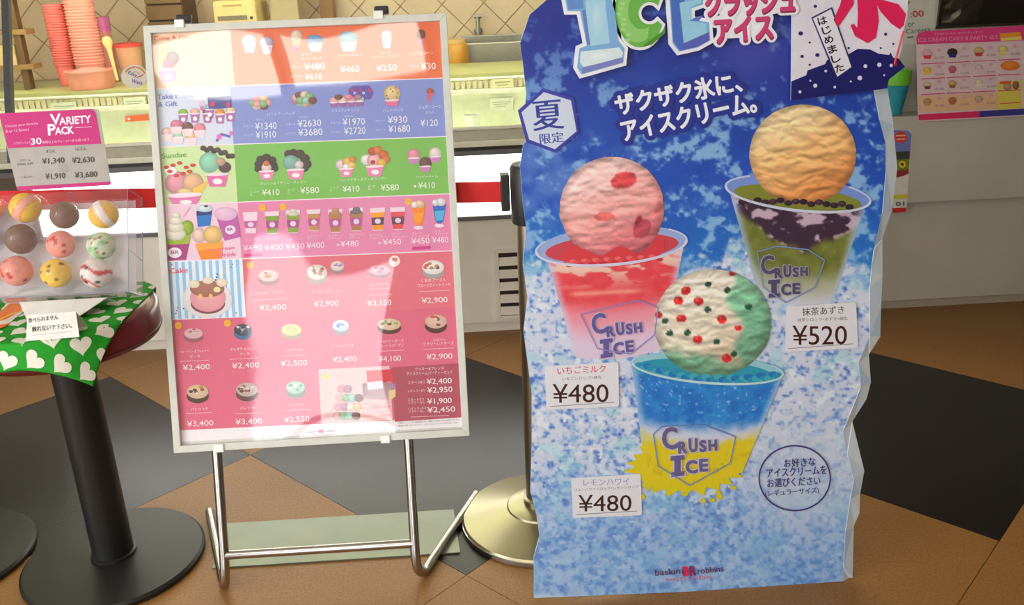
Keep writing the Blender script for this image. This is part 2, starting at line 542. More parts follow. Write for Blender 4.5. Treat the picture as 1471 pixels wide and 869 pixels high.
(a, b, c, d), = SIDE_OPENINGS
glazing('added_window', 'unseen wide window added to light the left side', 'window', lambda m, p, q, e, f, r_, s_: m.box(WALL_X - f, WALL_X - e, p, q, r_, s_), a, b, c, d, [((a + b) / 2 - .02, (a + b) / 2 + .02, c + .05, d - .05)])  # unseen window, added so daylight falls off towards the right

# ceiling lights
M_lamp = mat('lamp_diffuser', (255, 250, 240), .4, emis=12.0, ecol=(255, 247, 232))
M_white = mat('white_enamel', (238, 238, 234), .35)
def ceiling_light(x, y, lx, ly, label):
    t = empty('ceiling_light', (x, y, ZC), label, 'light', 'ceiling lights')
    fr = MB()
    for (a, b, c, d) in ((-lx, -lx + .03, -ly, ly), (lx - .03, lx, -ly, ly), (-lx + .03, lx - .03, -ly, -ly + .03), (-lx + .03, lx - .03, ly - .03, ly)):
        fr.box(x + a, x + b, y + c, y + d, ZC - .04, ZC - .001)
    fr.build('frame', M_white, t)
    MB().box(x - lx + .03, x + lx - .03, y - ly + .03, y + ly - .03, ZC - .03, ZC - .012).build('diffuser', M_lamp, t)
ceiling_light(-1.32, -.58, .32, .31, 'square white ceiling light nearest the added side window')
ceiling_light(-.59, -.53, .31, .29, 'square white ceiling light in front of the menu board')
ceiling_light(-1.3, 4.1, .62, .16, 'unseen long ceiling light over the back counter, added to light the back wall')  # this light and the next are added to brighten the back wall
ceiling_light(.3, 4.1, .5, .16, 'unseen ceiling light over the sink, added to light the back wall')

# tiled kitchen wall
M_wtile = mat('cream_wall_tile', (222, 200, 165), .35, vary=.07, scale=6)
wall_back = MB().box(X0, X1, Y1, Y1 + .1, -.06, ZC + .1).build('wall_back', mat('tile_grout', (176, 150, 118), .8), kind='structure')
tag(wall_back, 'cream kitchen wall of square tiles set on their points', 'wall')
D = .108
for i in range(-28, 18):
    for k in range(0, 14):
        cx, cz = i * D, .72 + k * D
        if (i + k) % 2: continue
        if cx < -3.0 or cx > 1.9: continue
        h = D - .004
        MB().slab([(cx - h, Y1 - .006, cz), (cx, Y1 - .006, cz - h), (cx + h, Y1 - .006, cz), (cx, Y1 - .006, cz + h)], (0, .0055, 0)).build('wall_tile', M_wtile, wall_back)

# ------------------------------------------------------------------ ice cream freezer
FX0, FX1, FY = -2.30, 1.28, 3.28
M_cream = mat('cream_panel', (246, 242, 228), .45, scale=5)
M_greyp = mat('grey_trim', (112, 110, 112), .5)
M_darkg = mat('dark_trim', (62, 58, 56), .5)
M_green = mat('pale_green_liner', (232, 240, 206), .5)
M_rail = mat('cream_rail', (236, 236, 214), .3)
M_steel = mat('brushed_steel', (178, 176, 168), .35, .9, scale=80)
M_strip = mat('lit_panel', (255, 255, 252), .4, emis=6.5, ecol=(255, 253, 246))
M_glass = clear_mat('freezer_glass', rough=.01, ior=1.35, gain=.8)
fz = empty('ice_cream_freezer', ((FX0 + FX1) / 2, FY + .4, 0), 'long cream ice cream freezer with sloping glass and a lit white band', 'freezer')
MB().box(FX0, FX1, FY, FY + .03, .045, .455).build('front_panel', M_cream, fz, bevel=.003)
MB().box(FX0, FX1, FY + .03, 3.95, .045, .60).build('body', M_cream, fz)
MB().box(FX0 + .01, FX1, FY + .025, FY + .06, 0, .045).build('toe_kick', M_cream, fz)
MB().box(FX0, FX1, FY - .012, FY + .02, .455, .472).build('lower_rail', M_greyp, fz, bevel=.003)
MB().box(-1.565, FX1, FY + .002, FY + .022, .474, .694).build('lit_band', M_strip, fz)
MB().box(FX0, -1.57, FY + .002, FY + .022, .474, .694).build('brown_band', mat('brown_end', (96, 80, 66), .5), fz)
MB().box(FX0, FX1, FY, FY + .06, .694, .712).build('grey_trim', M_greyp, fz)
MB().box(FX0, FX1, FY + .01, FY + .06, .712, .727).build('shadow_gap', M_darkg, fz)
MB().box(FX0, FX1, FY - .015, FY + .06, .727, .748).build('front_rail', M_rail, fz, bevel=.006)
sl = MB().slab([(FX0, FY - .005, .75), (FX1, FY - .005, .75), (FX1, FY + .03, .784), (FX0, FY + .03, .784)], (0, .02, -.02)).build('sloped_sill', mat('sill_grey', (196, 194, 176), .4), fz)
MB().box(FX0, FX1, FY + .02, FY + .045, .782, .792).build('glass_channel', M_rail, fz, bevel=.003)
MB().slab([(FX0 + .03, FY + .032, .79), (FX1, FY + .032, .79), (FX1, FY + .30, 1.42), (FX0 + .03, FY + .30, 1.42)], (0, .005, -.002)).build('glass_front', M_glass, fz)
MB().box(FX0, FX1, FY + .28, FY + .60, 1.42, 1.47).build('top_shelf', M_rail, fz)
# inside
MB().box(FX0 + .02, FX1, FY + .06, 3.90, .60, .665).build('tub_deck', M_green, fz)
MB().box(FX0 + .02, FX1, 3.86, 3.90, .665, .835).build('inner_wall', M_green, fz)
MB().box(FX0 + .02, FX1, 3.84, 3.95, .835, .856).build('inner_ledge', M_rail, fz, bevel=.004)
rib = MB()
n = 150
for k in range(n):
    x = FX0 + .02 + (FX1 - FX0 - .02) * k / n
    rib.box(x, x + (FX1 - FX0) / n * .68, 3.872, 3.884, .857, .888)
rib.box(FX0 + .02, FX1, 3.884, 3.95, .856, .888)
rib.build('air_grille', mat('grille_cream', (232, 226, 186), .5), fz)
MB().tube([(FX0 + .02, 3.868, .897), (FX1, 3.868, .897)], .006).build('handrail', M_rail, fz, smooth=60)
MB().box(FX0, FX1, 3.88, 4.34, .896, .916).build('rear_ledge', mat('rear_ledge_olive', (176, 178, 120), .4), fz)
MB().box(FX0, FX1, 3.97, 4.30, .0, .895).build('rear_body', M_cream, fz)
prof = [(FY - .012, .73), (FY + .012, .80), (FY + .10, 1.02), (FY + .27, 1.42)]
for mx_ in (-1.628, FX0):
    for (p, q) in zip(prof[:-1], prof[1:]):
        MB().slab([(mx_, p[0], p[1]), (mx_ + .024, p[0], p[1]), (mx_ + .024, q[0], q[1]), (mx_, q[0], q[1])], (0, .022, -.004)).build('glass_mullion', mat('dark_blue_frame', (84, 92, 98), .4), fz)
MB().box(FX0 - .01, FX0 - .002, FY + .34, 3.96, .74, 1.42).build('end_glass', M_glass, fz)
lampm = mat('case_lamp', (255, 255, 230), .4, emis=30.0, ecol=(248, 250, 218))
MB().tube([(FX0 + .06, FY + .42, 1.40), (FX1 - .05, FY + .42, 1.40)], .016).build('case_lamp', lampm, fz, smooth=60)
# vent
VX0, VX1, VZ0, VZ1 = .062, .40, .058, .338
vt = MB()
for (a, b, c, d) in ((VX0, VX0 + .02, VZ0, VZ1), (VX1 - .02, VX1, VZ0, VZ1), (VX0 + .02, VX1 - .02, VZ0, VZ0 + .014), (VX0 + .02, VX1 - .02, VZ1 - .014, VZ1)):
    vt.box(a, b, FY - .008, FY, c, d)
vent = vt.build('vent', M_cream, fz, bevel=.0015)
MB().box(VX0 + .02, VX1 - .02, FY - .0015, FY - .0002, VZ0 + .014, VZ1 - .014).build('vent_shade_sheet', mat('vent_shadow', (52, 40, 34), .8), vent)  # dark sheet paints in the shade between the slats
for k in range(5):
    z = VZ0 + .018 + k * .0495
    MB().slab([(VX0 + .02, FY - .010, z), (VX1 - .02, FY - .010, z), (VX1 - .02, FY - .003, z + .032), (VX0 + .02, FY - .003, z + .032)], (0, .0015, 0)).build('slat', M_cream, vent)

# things in and on the freezer
def simple_card(name, cat, label, px, Yp, thick, m, tilt=0.0, base=None):
    P = Plane((0, Yp, 0), (1, 0, 0), (0, math.sin(tilt), math.cos(tilt)))
    u, v = P.hit([p[0] for p in px], [p[1] for p in px])
    W_ = P.world(u, v)
    lo = W_[np.argmin(W_[:, 2])]
    t = empty(name, tuple(lo), label, cat)
    MB().slab(W_, -P.n * thick).build('card', m, t)
    return t, P
M_paper = mat('paper_white', (232, 230, 222), .6)
M_tagw = mat('tag_white', (226, 232, 206), .5)
for lab, px in (('pale price tag on the freezer wall behind the white cup', [(704, 161), (704, 142), (737, 140), (737, 159)]),
                ('pale green price tag low on the freezer wall beside the menu board', [(178, 152), (177, 141), (208, 139), (209, 150)]),
                ('pale price tag on the freezer wall above the pink variety sign', [(74, 158), (73, 148), (109, 146), (110, 156)])):
    t, P = simple_card('price_tag', 'tag', lab, px, 3.845, .002, M_tagw)
    pr = Print(P)
    x0 = px[0][0] + 3; w_ = px[2][0] - px[0][0] - 6
    for k in range(3):
        y = px[1][1] + 5 + k * 3.2
        pr.line([(x0 + 2 * k, y), (x0 + w_ - 4 * k, y - .045 * w_)], .9, (150, 158, 130))
    pr.build('lettering', print_mat('ink_matt', .6), t)
t, P = simple_card('flavour_tag', 'tag', 'orange flavour tag on the freezer wall left of the menu board', [(180, 175), (180, 167), (212, 164), (213, 173)], 3.845, .002, mat('orange_tag', (232, 96, 40), .5))
Print(P).ell(185, 171, 2, 2, (250, 240, 220)).build('print_dot', print_mat('ink_matt'), t)
# card on the air grille
t, P = simple_card('notice_card', 'card', 'cream notice card standing on the freezer grille', [(706, 127), (706, 114), (737, 112), (738, 125)], 3.858, .002, mat('card_cream', (226, 222, 176), .6))
Print(P).line([(711, 119), (733, 117)], 2.0, (170, 168, 128)).line([(714, 123), (730, 121.5)], 1.4, (170, 168, 128)).build('lettering', print_mat('ink_matt'), t)
# white tumbler standing in the freezer
c = on_y(679, 184, 3.70)
t = empty('white_cup', (c[0], 3.70, .665), 'white tapered paper cup standing inside the freezer', 'cup')
MB().lathe([(0, .666), (.022, .666), (.033, .77), (.036, .772), (.036, .777), (.031, .777), (.02, .672), (0, .672)], (c[0], 3.70, 0), 28).build('cup_wall', mat('cup_white', (244, 248, 232), .4), t, smooth=40)
# stacks of pink cups on the rear ledge
M_pink1 = mat('pink_cup', (240, 164, 150), .5)
M_pink2 = mat('deep_pink_cup', (232, 116, 112), .5)
def cup_stack(px, py, r, n, dz, m, label, tilt=(0, 0)):
    c = on_y(px, py, 4.14); z0 = .917
    src = None
    for k in range(n):
        if src is None:
            src = MB().lathe([(0, 0), (r * .78, 0), (r, .085), (r + .0045, .0855), (r + .0045, .0905), (r - .002, .092), (r * .8 - .002, .003), (0, .003)], (0, 0, 0), 20).build('paper_cup', m, smooth=40)
            o = src
        else:
            o = src.copy(); COL.objects.link(o)
        o.location = (c[0] + tilt[0] * k * dz, 4.14 + tilt[1] * k * dz, z0 + k * dz)
        tag(o, label, 'cup', label.split(' in the ')[-1])
cup_stack(133, 110, .058, 30, .0125, M_pink1, 'ribbed pink paper cup in the taller stack behind the freezer glass')
cup_stack(97, 112, .040, 24, .0105, M_pink2, 'deep pink paper cup in the shorter stack behind the freezer glass')
# pink tub heaped with pink cup lids
c = on_y(133, 122, 3.985)
t = empty('pink_tub', (c[0], 3.985, .917), 'low pink tub standing before the pink cup stacks', 'tub')
MB().lathe([(0, .917), (.085, .917), (.098, .985), (.102, .985), (.102, .99), (.094, .99), (.082, .925), (0, .925)], (c[0], 3.985, 0), 30).build('tub_wall', mat('tub_pink', (230, 150, 132), .5), t, smooth=40)
MB().lathe([(0, 1.003), (.03, 1.000), (.055, .993), (.075, .985), (.09, .975), (.09, .95), (0, .95)], (c[0], 3.985, 0), 24).build('pink_filling', mat('filling_pink', (244, 146, 140), .6, bump=.8, bscale=70), t, smooth=50)
# purple canister and golden scoop leaning on it
c = on_y(160, 118, 4.2)
t = empty('purple_canister', (c[0], 4.2, .917), 'tall narrow mauve canister beside the pink cups', 'canister')
MB().lathe([(0, .917), (.036, .917), (.036, 1.13), (0, 1.13)], (c[0], 4.2, 0), 24).build('canister_body', mat('mauve', (182, 112, 112), .5), t, smooth=40)
MB().lathe([(.037, 1.13), (.039, 1.13), (.039, 1.19), (0, 1.19), (0, 1.13)], (c[0], 4.2, 0), 24).build('lid', mat('purple_lid', (176, 82, 140), .5), t, smooth=40)
a, b = on_y(169, 116, 3.92), on_y(152, 52, 3.97)
t = empty('wooden_spoon', tuple(a), 'pale wooden spoon propped against the mauve canister', 'spoon')
dv = (b - a); L_ = np.linalg.norm(dv)
MB().lathe([(0, 0), (.006, .002), (.008, L_ * .55), (.011, L_ * .72), (.019, L_ * .82), (.021, L_ * .9), (.015, L_ * .97), (0, L_)], a, 16, dv).build('spoon_body', mat('pale_wood', (226, 190, 130), .5), t, smooth=60)
c = on_y(188, 92, 4.23)
t = empty('sundae_cup', (c[0], 4.23, .917), 'peach paper sundae cup with a red rim beside the round sticker', 'cup')
MB().lathe([(0, .917), (.042, .917), (.056, 1.06), (.05, 1.06), (.038, .925), (0, .925)], (c[0], 4.23, 0), 28).build('cup_wall', mat('peach_cup', (218, 164, 132), .5), t, smooth=40)
MB().lathe([(.056, 1.06), (.061, 1.06), (.061, 1.075), (.05, 1.075), (.05, 1.06)], (c[0], 4.23, 0), 28).build('rim_band', mat('red_rim', (216, 72, 66), .5), t, smooth=40)
# cream tags / brown shelf shapes at the far left end of the ledge
c = on_y(30, 120, 4.05)
t = empty('wooden_rack', (c[0], 4.05, .917), 'brown wooden rack at the far end of the freezer ledge', 'rack')
for dx in (-.13, .02): MB().box(c[0] + dx, c[0] + dx + .028, 4.03, 4.07, .917, 1.33).build('upright', mat('dark_wood', (104, 78, 46), .5, scale=12), t)
for z in (1.0, 1.14, 1.28): MB().box(c[0] - .16, c[0] + .08, 4.02, 4.10, z, z + .02).build('shelf', mat('rack_wood', (150, 116, 72), .5, scale=12), t)
MB().box(c[0] - .10, c[0] + .015, 4.025, 4.09, 1.02, 1.10).build('card_box', mat('rack_card', (206, 180, 132), .6), t)
# round sticker on the glass
gp = Plane((0, FY + .032, .79), (1, 0, 0), (0, .268, .63))
u, v = gp.hit([193], [110]); cc = gp.world(u, v, .002)[0]
t = empty('round_sticker', tuple(cc), 'round white sticker with blue writing on the freezer glass', 'sticker')
a = np.linspace(0, 2 * math.pi, 33)[:-1]
hu, hv = gp.hit(193 + 19 * np.cos(a), 110 + 17 * np.sin(a))
MB().slab(gp.world(hu, hv, .0015)[::-1], -gp.n * .001).build('disc', mat('sticker_white', (244, 240, 222), .5), t)
pr = Print(gp, .0022)
pr.ring(194, 110, 16, 14.5, 2.4, (226, 150, 110), a0=3.6, a1=6.0)
pr.line([(191, 106), (194, 103), (198, 104), (201, 107)], .9, (190, 150, 150))
pr.text('Easy', 183.5, 107.5, 196, 112.5, 6, (120, 112, 196), bold=.02).text('Wash', 189, 118.5, 204, 122.5, 5.5, (120, 112, 196), bold=.02)
pr.line([(197, 112), (206, 107.5)], 1.4, (214, 60, 120))
pr.build('lettering', print_mat('ink_matt'), t)

# ------------------------------------------------------------------ back counter, sink and machines
BC = empty('back_counter', (-.6, 4.68, 0), 'long cream back counter below the tiled wall', 'counter')
MB().box(-2.6, 1.5, 4.42, 4.985, .0, .835).build('cabinet', M_cream, BC)
MB().box(-2.6, 1.5, 4.40, 4.985, .835, .862).build('worktop', M_steel, BC, bevel=.004)
a = on_y(664, 96, 4.55)[0]; b = on_y(790, 90, 4.55)[0]
t = empty('steel_sink', ((a + b) / 2, 4.66, .862), 'boxy stainless steel sink below the wall tap', 'sink')
MB().box(a, b, 4.55, 4.57, .863, .985).build('front_wall', M_steel, t, bevel=.003)
MB().box(a, b, 4.84, 4.86, .863, 1.0).build('back_wall', M_steel, t, bevel=.003)
MB().box(a, a + .02, 4.57, 4.84, .863, .985).build('side_wall', M_steel, t); MB().box(b - .02, b, 4.57, 4.84, .863, .985).build('side_wall', M_steel, t)
MB().box(a, b, 4.57, 4.84, .863, .87).build('basin_floor', M_steel, t)
c = on_y(687, 45, 4.96)
t = empty('wall_tap', (c[0], 4.96, c[2] - .05), 'small chrome tap on the tiled wall', 'tap')
MB().lathe([(0, 0), (.022, 0), (.022, .012), (.012, .02), (.012, .05), (0, .05)], (c[0], 4.992, c[2]), 20, (0, -1, 0)).build('valve', M_steel, t, smooth=40)
MB().tube([(c[0], 4.95, c[2] + .07), (c[0], 4.95, c[2] - .07)], .011).build('stem', M_steel, t, smooth=60)
MB().tube([(c[0] - .02, 4.95, c[2] + .075), (c[0] + .02, 4.95, c[2] + .075)], .009).build('handle', M_steel, t, smooth=60)
MB().tube([(c[0], 4.95, c[2] - .065), (c[0] - .03, 4.92, c[2] - .075), (c[0] - .09, 4.86, c[2] - .07), (c[0] - .12, 4.82, c[2] - .085)], .008).build('spout', M_steel, t, smooth=60)
# amber jar
c = on_y(657, 95, 4.45)
t = empty('amber_jar', (c[0], 4.50, .862), 'squat amber jar at the end of the sink', 'jar')
MB().lathe([(0, .863), (.052, .863), (.055, .87), (.055, .985), (.048, .995), (0, .995)], (c[0], 4.50, 0), 28).build('jar_body', mat('amber', (206, 146, 44), .35), t, smooth=40)
MB().lathe([(0, .995), (.05, .995), (.05, 1.012), (0, 1.012)], (c[0], 4.50, 0), 28).build('lid', mat('amber_lid', (214, 176, 110), .4), t, smooth=40)
# cream dispensing machine
a, b = on_y(306, 20, 4.50), on_y(368, 16, 4.50); zl = on_y(335, 33, 4.5)[2]
cx, hw = (a[0] + b[0]) / 2, (b[0] - a[0]) / 2
t = empty('cream_dispenser', (cx, 4.6, .862), 'cream plastic countertop machine with a grey slot panel', 'machine')
MB().box(cx - hw, cx + hw, 4.50, 4.78, .863, zl + .10).build('housing', mat('cream_plastic', (244, 220, 150), .4), t, bevel=.018)
MB().box(cx - hw * .8, cx + hw * .55, 4.494, 4.500, zl + .012, zl + .032).build('slot_panel', mat('slot_grey', (132, 118, 92), .5), t)
MB().box(cx - hw * .5, cx + hw * .35, 4.493, 4.500, zl + .072, zl + .081).build('handle_slot', mat('slot_brown', (200, 160, 96), .5), t)
MB().lathe([(0, 0), (.007, 0), (.007, .006), (0, .006)], (cx + hw * .75, 4.50, zl + .02), 14, (0, -1, 0)).build('button', M_darkg, t)
# grey bin and brown pillar
a, b = on_y(386, 10, 4.6)[0], on_y(428, 10, 4.6)[0]
t = empty('grey_bin', ((a + b) / 2, 4.66, .862), 'plain grey bin between the cream machine and the brown post', 'bin')
MB().box(a, b, 4.6, 4.76, .863, 1.28).build('bin_body', mat('bin_grey', (190, 172, 134), .5), t, bevel=.01)
MB().box(a - .008, b + .008, 4.592, 4.768, 1.28, 1.30).build('lid', mat('bin_lid', (170, 154, 122), .5), t, bevel=.004)
a, b = on_y(452, 10, 4.7)[0], on_y(471, 10, 4.7)[0]
t = empty('wall_post', ((a + b) / 2, 4.9, .862), 'square brown post against the tiled wall', 'post')
MB().box(a, b, 4.86, 4.99, .863, 2.69).build('post_body', mat('post_brown', (160, 122, 78), .5, scale=10), t, bevel=.006)
MB().box(a - .01, b + .01, 4.85, 4.992, .8625, .90).build('foot_plate', mat('post_foot', (150, 118, 80), .5), t, bevel=.004)
# brown box + dark jar at the left of the machine
for (p, q, top, m, nm, lab) in ((210, 262, 1.30, mat('crate_brown', (128, 98, 62), .6, scale=14), 'wooden_crate', 'brown wooden crate on the back counter left of the cream machine'),):
    a, b = on_y(p, 20, 4.55)[0], on_y(q, 20, 4.55)[0]
    t = empty(nm, ((a + b) / 2, 4.65, .862), lab, 'crate')
    for k in range(6):
        z = .864 + k * .072
        MB().box(a, b, 4.55, 4.575, z, z + .064).build('slat', m, t, bevel=.003)
    MB().box(a, b, 4.575, 4.80, .863, 1.29).build('crate_body', mat('crate_dark', (96, 72, 46), .7), t)
c = on_y(298, 30, 4.5)
t = empty('brown_bottle', (c[0], 4.52, .862), 'small dark brown bottle beside the cream machine', 'bottle')
MB().lathe([(0, .863), (.02, .863), (.022, .87), (.022, 1.05), (.010, 1.07), (.010, 1.10), (0, 1.10)], (c[0], 4.52, 0), 20).build('bottle_body', mat('bottle_brown', (120, 78, 54), .35), t, smooth=40)
MB().lathe([(0, 1.10), (.012, 1.10), (.012, 1.12), (0, 1.12)], (c[0], 4.52, 0), 16).build('cap', M_darkg, t, smooth=40)

# ------------------------------------------------------------------ service counter at the right
CX0, CX1 = 1.29, 2.68
M_grc = mat('grey_laminate', (196, 192, 178), .5, scale=4)
sc = empty('service_counter', (2.2, 3.6, 0), 'grey-white service counter with a stepped front', 'counter')
MB().box(CX0, CX1, 3.30, 3.34, .036, .44).build('lower_panel', M_grc, sc, bevel=.002)
MB().box(CX0, CX1, 3.312, 3.345, 0, .036).build('toe_kick', mat('toe_beige', (176, 166, 146), .6), sc)
MB().box(CX0, CX1, 3.262, 3.36, .44, .765).build('front_box', M_grc, sc, bevel=.004)
MB().box(CX0, CX1, 3.36, 3.95, .0, .765).build('body', M_grc, sc)
MB().box(CX0, 1.70, 3.36, 3.38, .765, 1.30).build('upper_panel', M_grc, sc)
MB().box(1.70, CX1, 3.36, 3.38, .765, 1.056).build('upper_panel', M_grc, sc)
# dark glass showcase on the counter
t = empty('glass_showcase', (2.45, 3.6, .766), 'dark glass showcase standing on the service counter', 'showcase')
MB().box(1.72, 2.67, 3.40, 3.92, .766, 1.055).build('base', M_grc, t)
MB().box(1.72, 2.67, 3.90, 3.92, 1.056, 1.62).build('back', mat('case_dark', (40, 32, 24), .5), t)
MB().box(1.72, 2.67, 3.40, 3.90, 1.056, 1.066).build('deck', mat('case_deck', (70, 62, 48), .4), t)
MB().box(1.72, 2.67, 3.40, 3.92, 1.62, 1.66).build('top', M_darkg, t)
MB().box(1.72, 2.67, 3.384, 3.390, 1.066, 1.62).build('front_glass', clear_mat('showcase_glass', ior=1.6, tint=(.55, .53, .48)), t)
MB().box(1.72, 1.728, 3.39, 3.90, 1.066, 1.62).build('end_post', M_darkg, t)
# crumpled clear bag in the showcase end
c = np.array([1.835, 0, 0])
t = empty('plastic_bag', (c[0], 3.50, 1.067), 'crumpled clear plastic bag inside the dark showcase', 'bag')
rr = np.random.RandomState(5)
nu, nv = 16, 12
Pg = np.zeros((nv, nu, 3))
for i in range(nv):
    for j in range(nu):
        a = 2 * math.pi * j / (nu - 1); h = i / (nv - 1)
        r_ = (.085 - .055 * h ** 2) * (1 + .35 * (rr.rand() - .5))
        if j == nu - 1: Pg[i, j] = Pg[i, 0]
        else: Pg[i, j] = (c[0] + .03 * h + r_ * math.cos(a), 3.50 + .6 * r_ * math.sin(a), 1.068 + h * .30)
grid_object('bag_film', Pg, np.full((nv, nu, 3), 230.), clear_mat('bag_film', rough=.12, ior=1.8, gain=3.5, milk=.3), t, smooth=False)

# ------------------------------------------------------------------ papers on the service counter
INK = print_mat('ink_matt', .6)
INKG = print_mat('ink_gloss', .3)
# price card of cakes
tl = math.atan2(.078, .33)
cp = Plane((1.64, 3.250, .735), (1, 0, 0), (0, math.sin(tl), math.cos(tl)))
px = [(1319, 175), (1316, 56), (1326, 45), (1500, 35), (1504, 165)]
u, v = cp.hit([p[0] for p in px], [p[1] for p in px])
t = empty('cake_price_card', (float(u.mean()) + 1.64, 3.250, .735), 'pink-headed card of cake pictures and prices leaning on the service counter', 'sign')
MB().slab(cp.world(u, v)[::-1], -cp.n * .003).build('board', mat('card_pinkwhite', (226, 200, 204), .5), t)
pr = Print(cp)
pr.poly([(1316.8, 64), (1316, 56), (1319, 48), (1327, 45), (1500, 35), (1501, 57)], (226, 62, 132))
pr.text('ICE CREAM CAKE & PARTY SET', 1319, 60.5, 1434, 56, 5.5, (244, 150, 190), bold=.01)
pr.text('アイスクリームケーキ&パーティーセット', 1342, 50.5, 1412, 47.5, 3.2, (246, 190, 214))
pr.poly([(1436, 56), (1436, 48), (1466, 46), (1466, 55)], (240, 160, 50)); pr.poly([(1438, 59), (1437, 55), (1467, 52), (1468, 57)], (238, 222, 110))
cakec = [(240, 190, 190), (60, 46, 48), (222, 190, 140), (240, 226, 150), (246, 206, 70), (214, 110, 130), (240, 200, 214), (236, 150, 60),
         (238, 204, 170), (220, 180, 110), (240, 226, 190), (230, 214, 120), (206, 160, 110), (206, 120, 80), (222, 180, 160), (210, 150, 120)]
cupc = [(226, 50, 80), (40, 50, 140), (200, 60, 60), (230, 210, 130), (246, 196, 60), (200, 90, 110), (236, 190, 206), (230, 120, 40),
        (120, 70, 50), (150, 100, 50), (236, 224, 190), (220, 200, 90), (200, 150, 100), (190, 110, 70), (210, 160, 140), (200, 140, 110)]
pr.poly([(1320, 162), (1319, 138), (1432, 133), (1434, 156)], (232, 190, 150))
pr.poly([(1434, 158), (1432, 118), (1466, 115), (1468, 155)], (226, 210, 90))
pr.poly([(1436, 121), (1436, 117), (1452, 116), (1452, 120)], (226, 90, 40)); pr.line([(1436, 149), (1466, 147)], 1.2, (222, 60, 60))
for row, yy in enumerate((77, 101, 122, 146)):
    for k, xx in enumerate((1332, 1368, 1406, 1441)):
        if row == 3 and k == 3: continue
        y = yy - .05 * (xx - 1332)
        if row == 0: y -= 0; big = 7.5
        else: big = 6.0
        i = row * 4 + k
        if row == 1 and k == 3:
            pr.ell(1451, y - 1, 14, 7, (238, 150, 46), (224, 110, 30)); continue
        if row == 2 and k == 3:
            pr.ell(1447, y + 8, 6, 5, (206, 170, 150), (150, 110, 90)); pr.ell(1459, y + 6, 5, 6, (170, 120, 100), (120, 80, 70)); continue
        pr.ell(xx, y, big, big * .8, cakec[i], tuple(int(c_ * .78) for c_ in cakec[i]))
        pr.poly([(xx - big * .8, y + big * .35), (xx + big * .8, y + big * .3), (xx + big * .6, y + big), (xx - big * .6, y + big)], cupc[i])
        pr.text('¥2,400' if i % 3 else '¥3,400', xx + 11, y + 8, xx + 24, y + 7.4, 3.6, (150, 110, 130))
        pr.ell(xx + 17, y - 5, 3.2, 2.4, (220, 170, 180))
    if row < 3:
        for (p, q) in ((1323, 1357), (1360, 1394), (1397, 1430), (1433, 1466)):
            yb = (92, 113.5, 136)[row]
            pr.line([(p, yb - .05 * (p - 1323)), (q, yb - .05 * (q - 1323))], 1.2, (206, 60, 110))
pr.poly([(1319.5, 173), (1319, 164.5), (1408, 159.5), (1406, 168.5)], (222, 44, 96)); pr.poly([(1406, 168.5), (1408, 159.5), (1500, 154.5), (1501, 163)], (58, 58, 140))
pr.build('printed_prices', INK, t)
# opening-hours sheet
t, P = simple_card('notice_sheet', 'notice', 'white notice sheet with red opening time on the counter panel', [(1298, 64), (1296, -30), (1345, -33), (1341, 60)], 3.3585, .0008, mat('sheet_white', (206, 206, 192), .6))
pr = Print(P)
pr.text(':00', 1308, 25, 1327, 23.5, 9, (200, 60, 62), bold=.02)
pr.text('or', 1305, 39, 1314, 38, 6, (90, 86, 88)); pr.text('Careers', 1301, 48.5, 1336, 45, 6.5, (84, 80, 84), shear=.2)
pr.line([(1303, 54), (1312, 53)], 2.4, (120, 116, 118)); pr.line([(1306, 1), (1305, 6)], 2, (110, 106, 108))
pr.build('lettering', INK, t)
# leaflet hanging on the counter front
t, P = simple_card('leaflet', 'leaflet', 'narrow leaflet with red emblem and sunflower picture on the counter front', [(1283, 306), (1278, 186), (1307, 187), (1310, 192), (1302, 304)], 3.2595, .0012, mat('leaflet_white', (226, 224, 214), .5))
pr = Print(P)
pr.poly([(1280, 252), (1278, 186.5), (1305, 187.5), (1309.5, 193), (1305, 250)], (120, 130, 196))
pr.poly([(1280, 252), (1279.5, 218), (1307, 217), (1305, 250)], (64, 70, 66)); pr.poly([(1280, 246), (1280, 230), (1306.5, 228), (1305.5, 244)], (120, 140, 40))
pr.ell(1294, 197, 9.5, 8, (222, 66, 50)); pr.line([(1287, 195), (1301, 194.4)], 2, (240, 190, 180)); pr.line([(1288, 200), (1300, 199.5)], 2, (240, 190, 180))
pr.ell(1296, 236, 5, 5, (236, 200, 40)); pr.ell(1296, 236, 2.3, 2.3, (70, 50, 20))
pr.poly([(1280, 256), (1280, 246), (1305.5, 243), (1303, 250), (1297, 253)], (156, 50, 46))
pr.poly([(1281, 286), (1281, 280), (1303, 279), (1302.5, 285)], (222, 210, 60)); pr.text('01', 1287, 296, 1299, 295.5, 6, (50, 46, 46), bold=.02)
pr.poly([(1283, 306), (1282, 299), (1302, 298), (1301.5, 304)], (214, 40, 44))
pr.build('printed_picture', INK, t)
# teal cup on the counter ledge
c = on_y(1282, 165, 3.306)
t = empty('teal_cup', (c[0], 3.306, .766), 'teal paper cup with a bright green rim on the counter ledge', 'cup')
MB().lathe([(0, .767), (.028, .767), (.047, .875), (.043, .875), (.025, .772), (0, .772)], (c[0], 3.306, 0), 28).build('cup_wall', mat('teal_paper', (40, 150, 168), .45), t, smooth=40)
MB().lathe([(.047, .875), (.051, .876), (.051, .925), (.047, .925), (.043, .875)], (c[0], 3.306, 0), 28).build('rim_band', mat('green_paper', (110, 196, 50), .45), t, smooth=40)

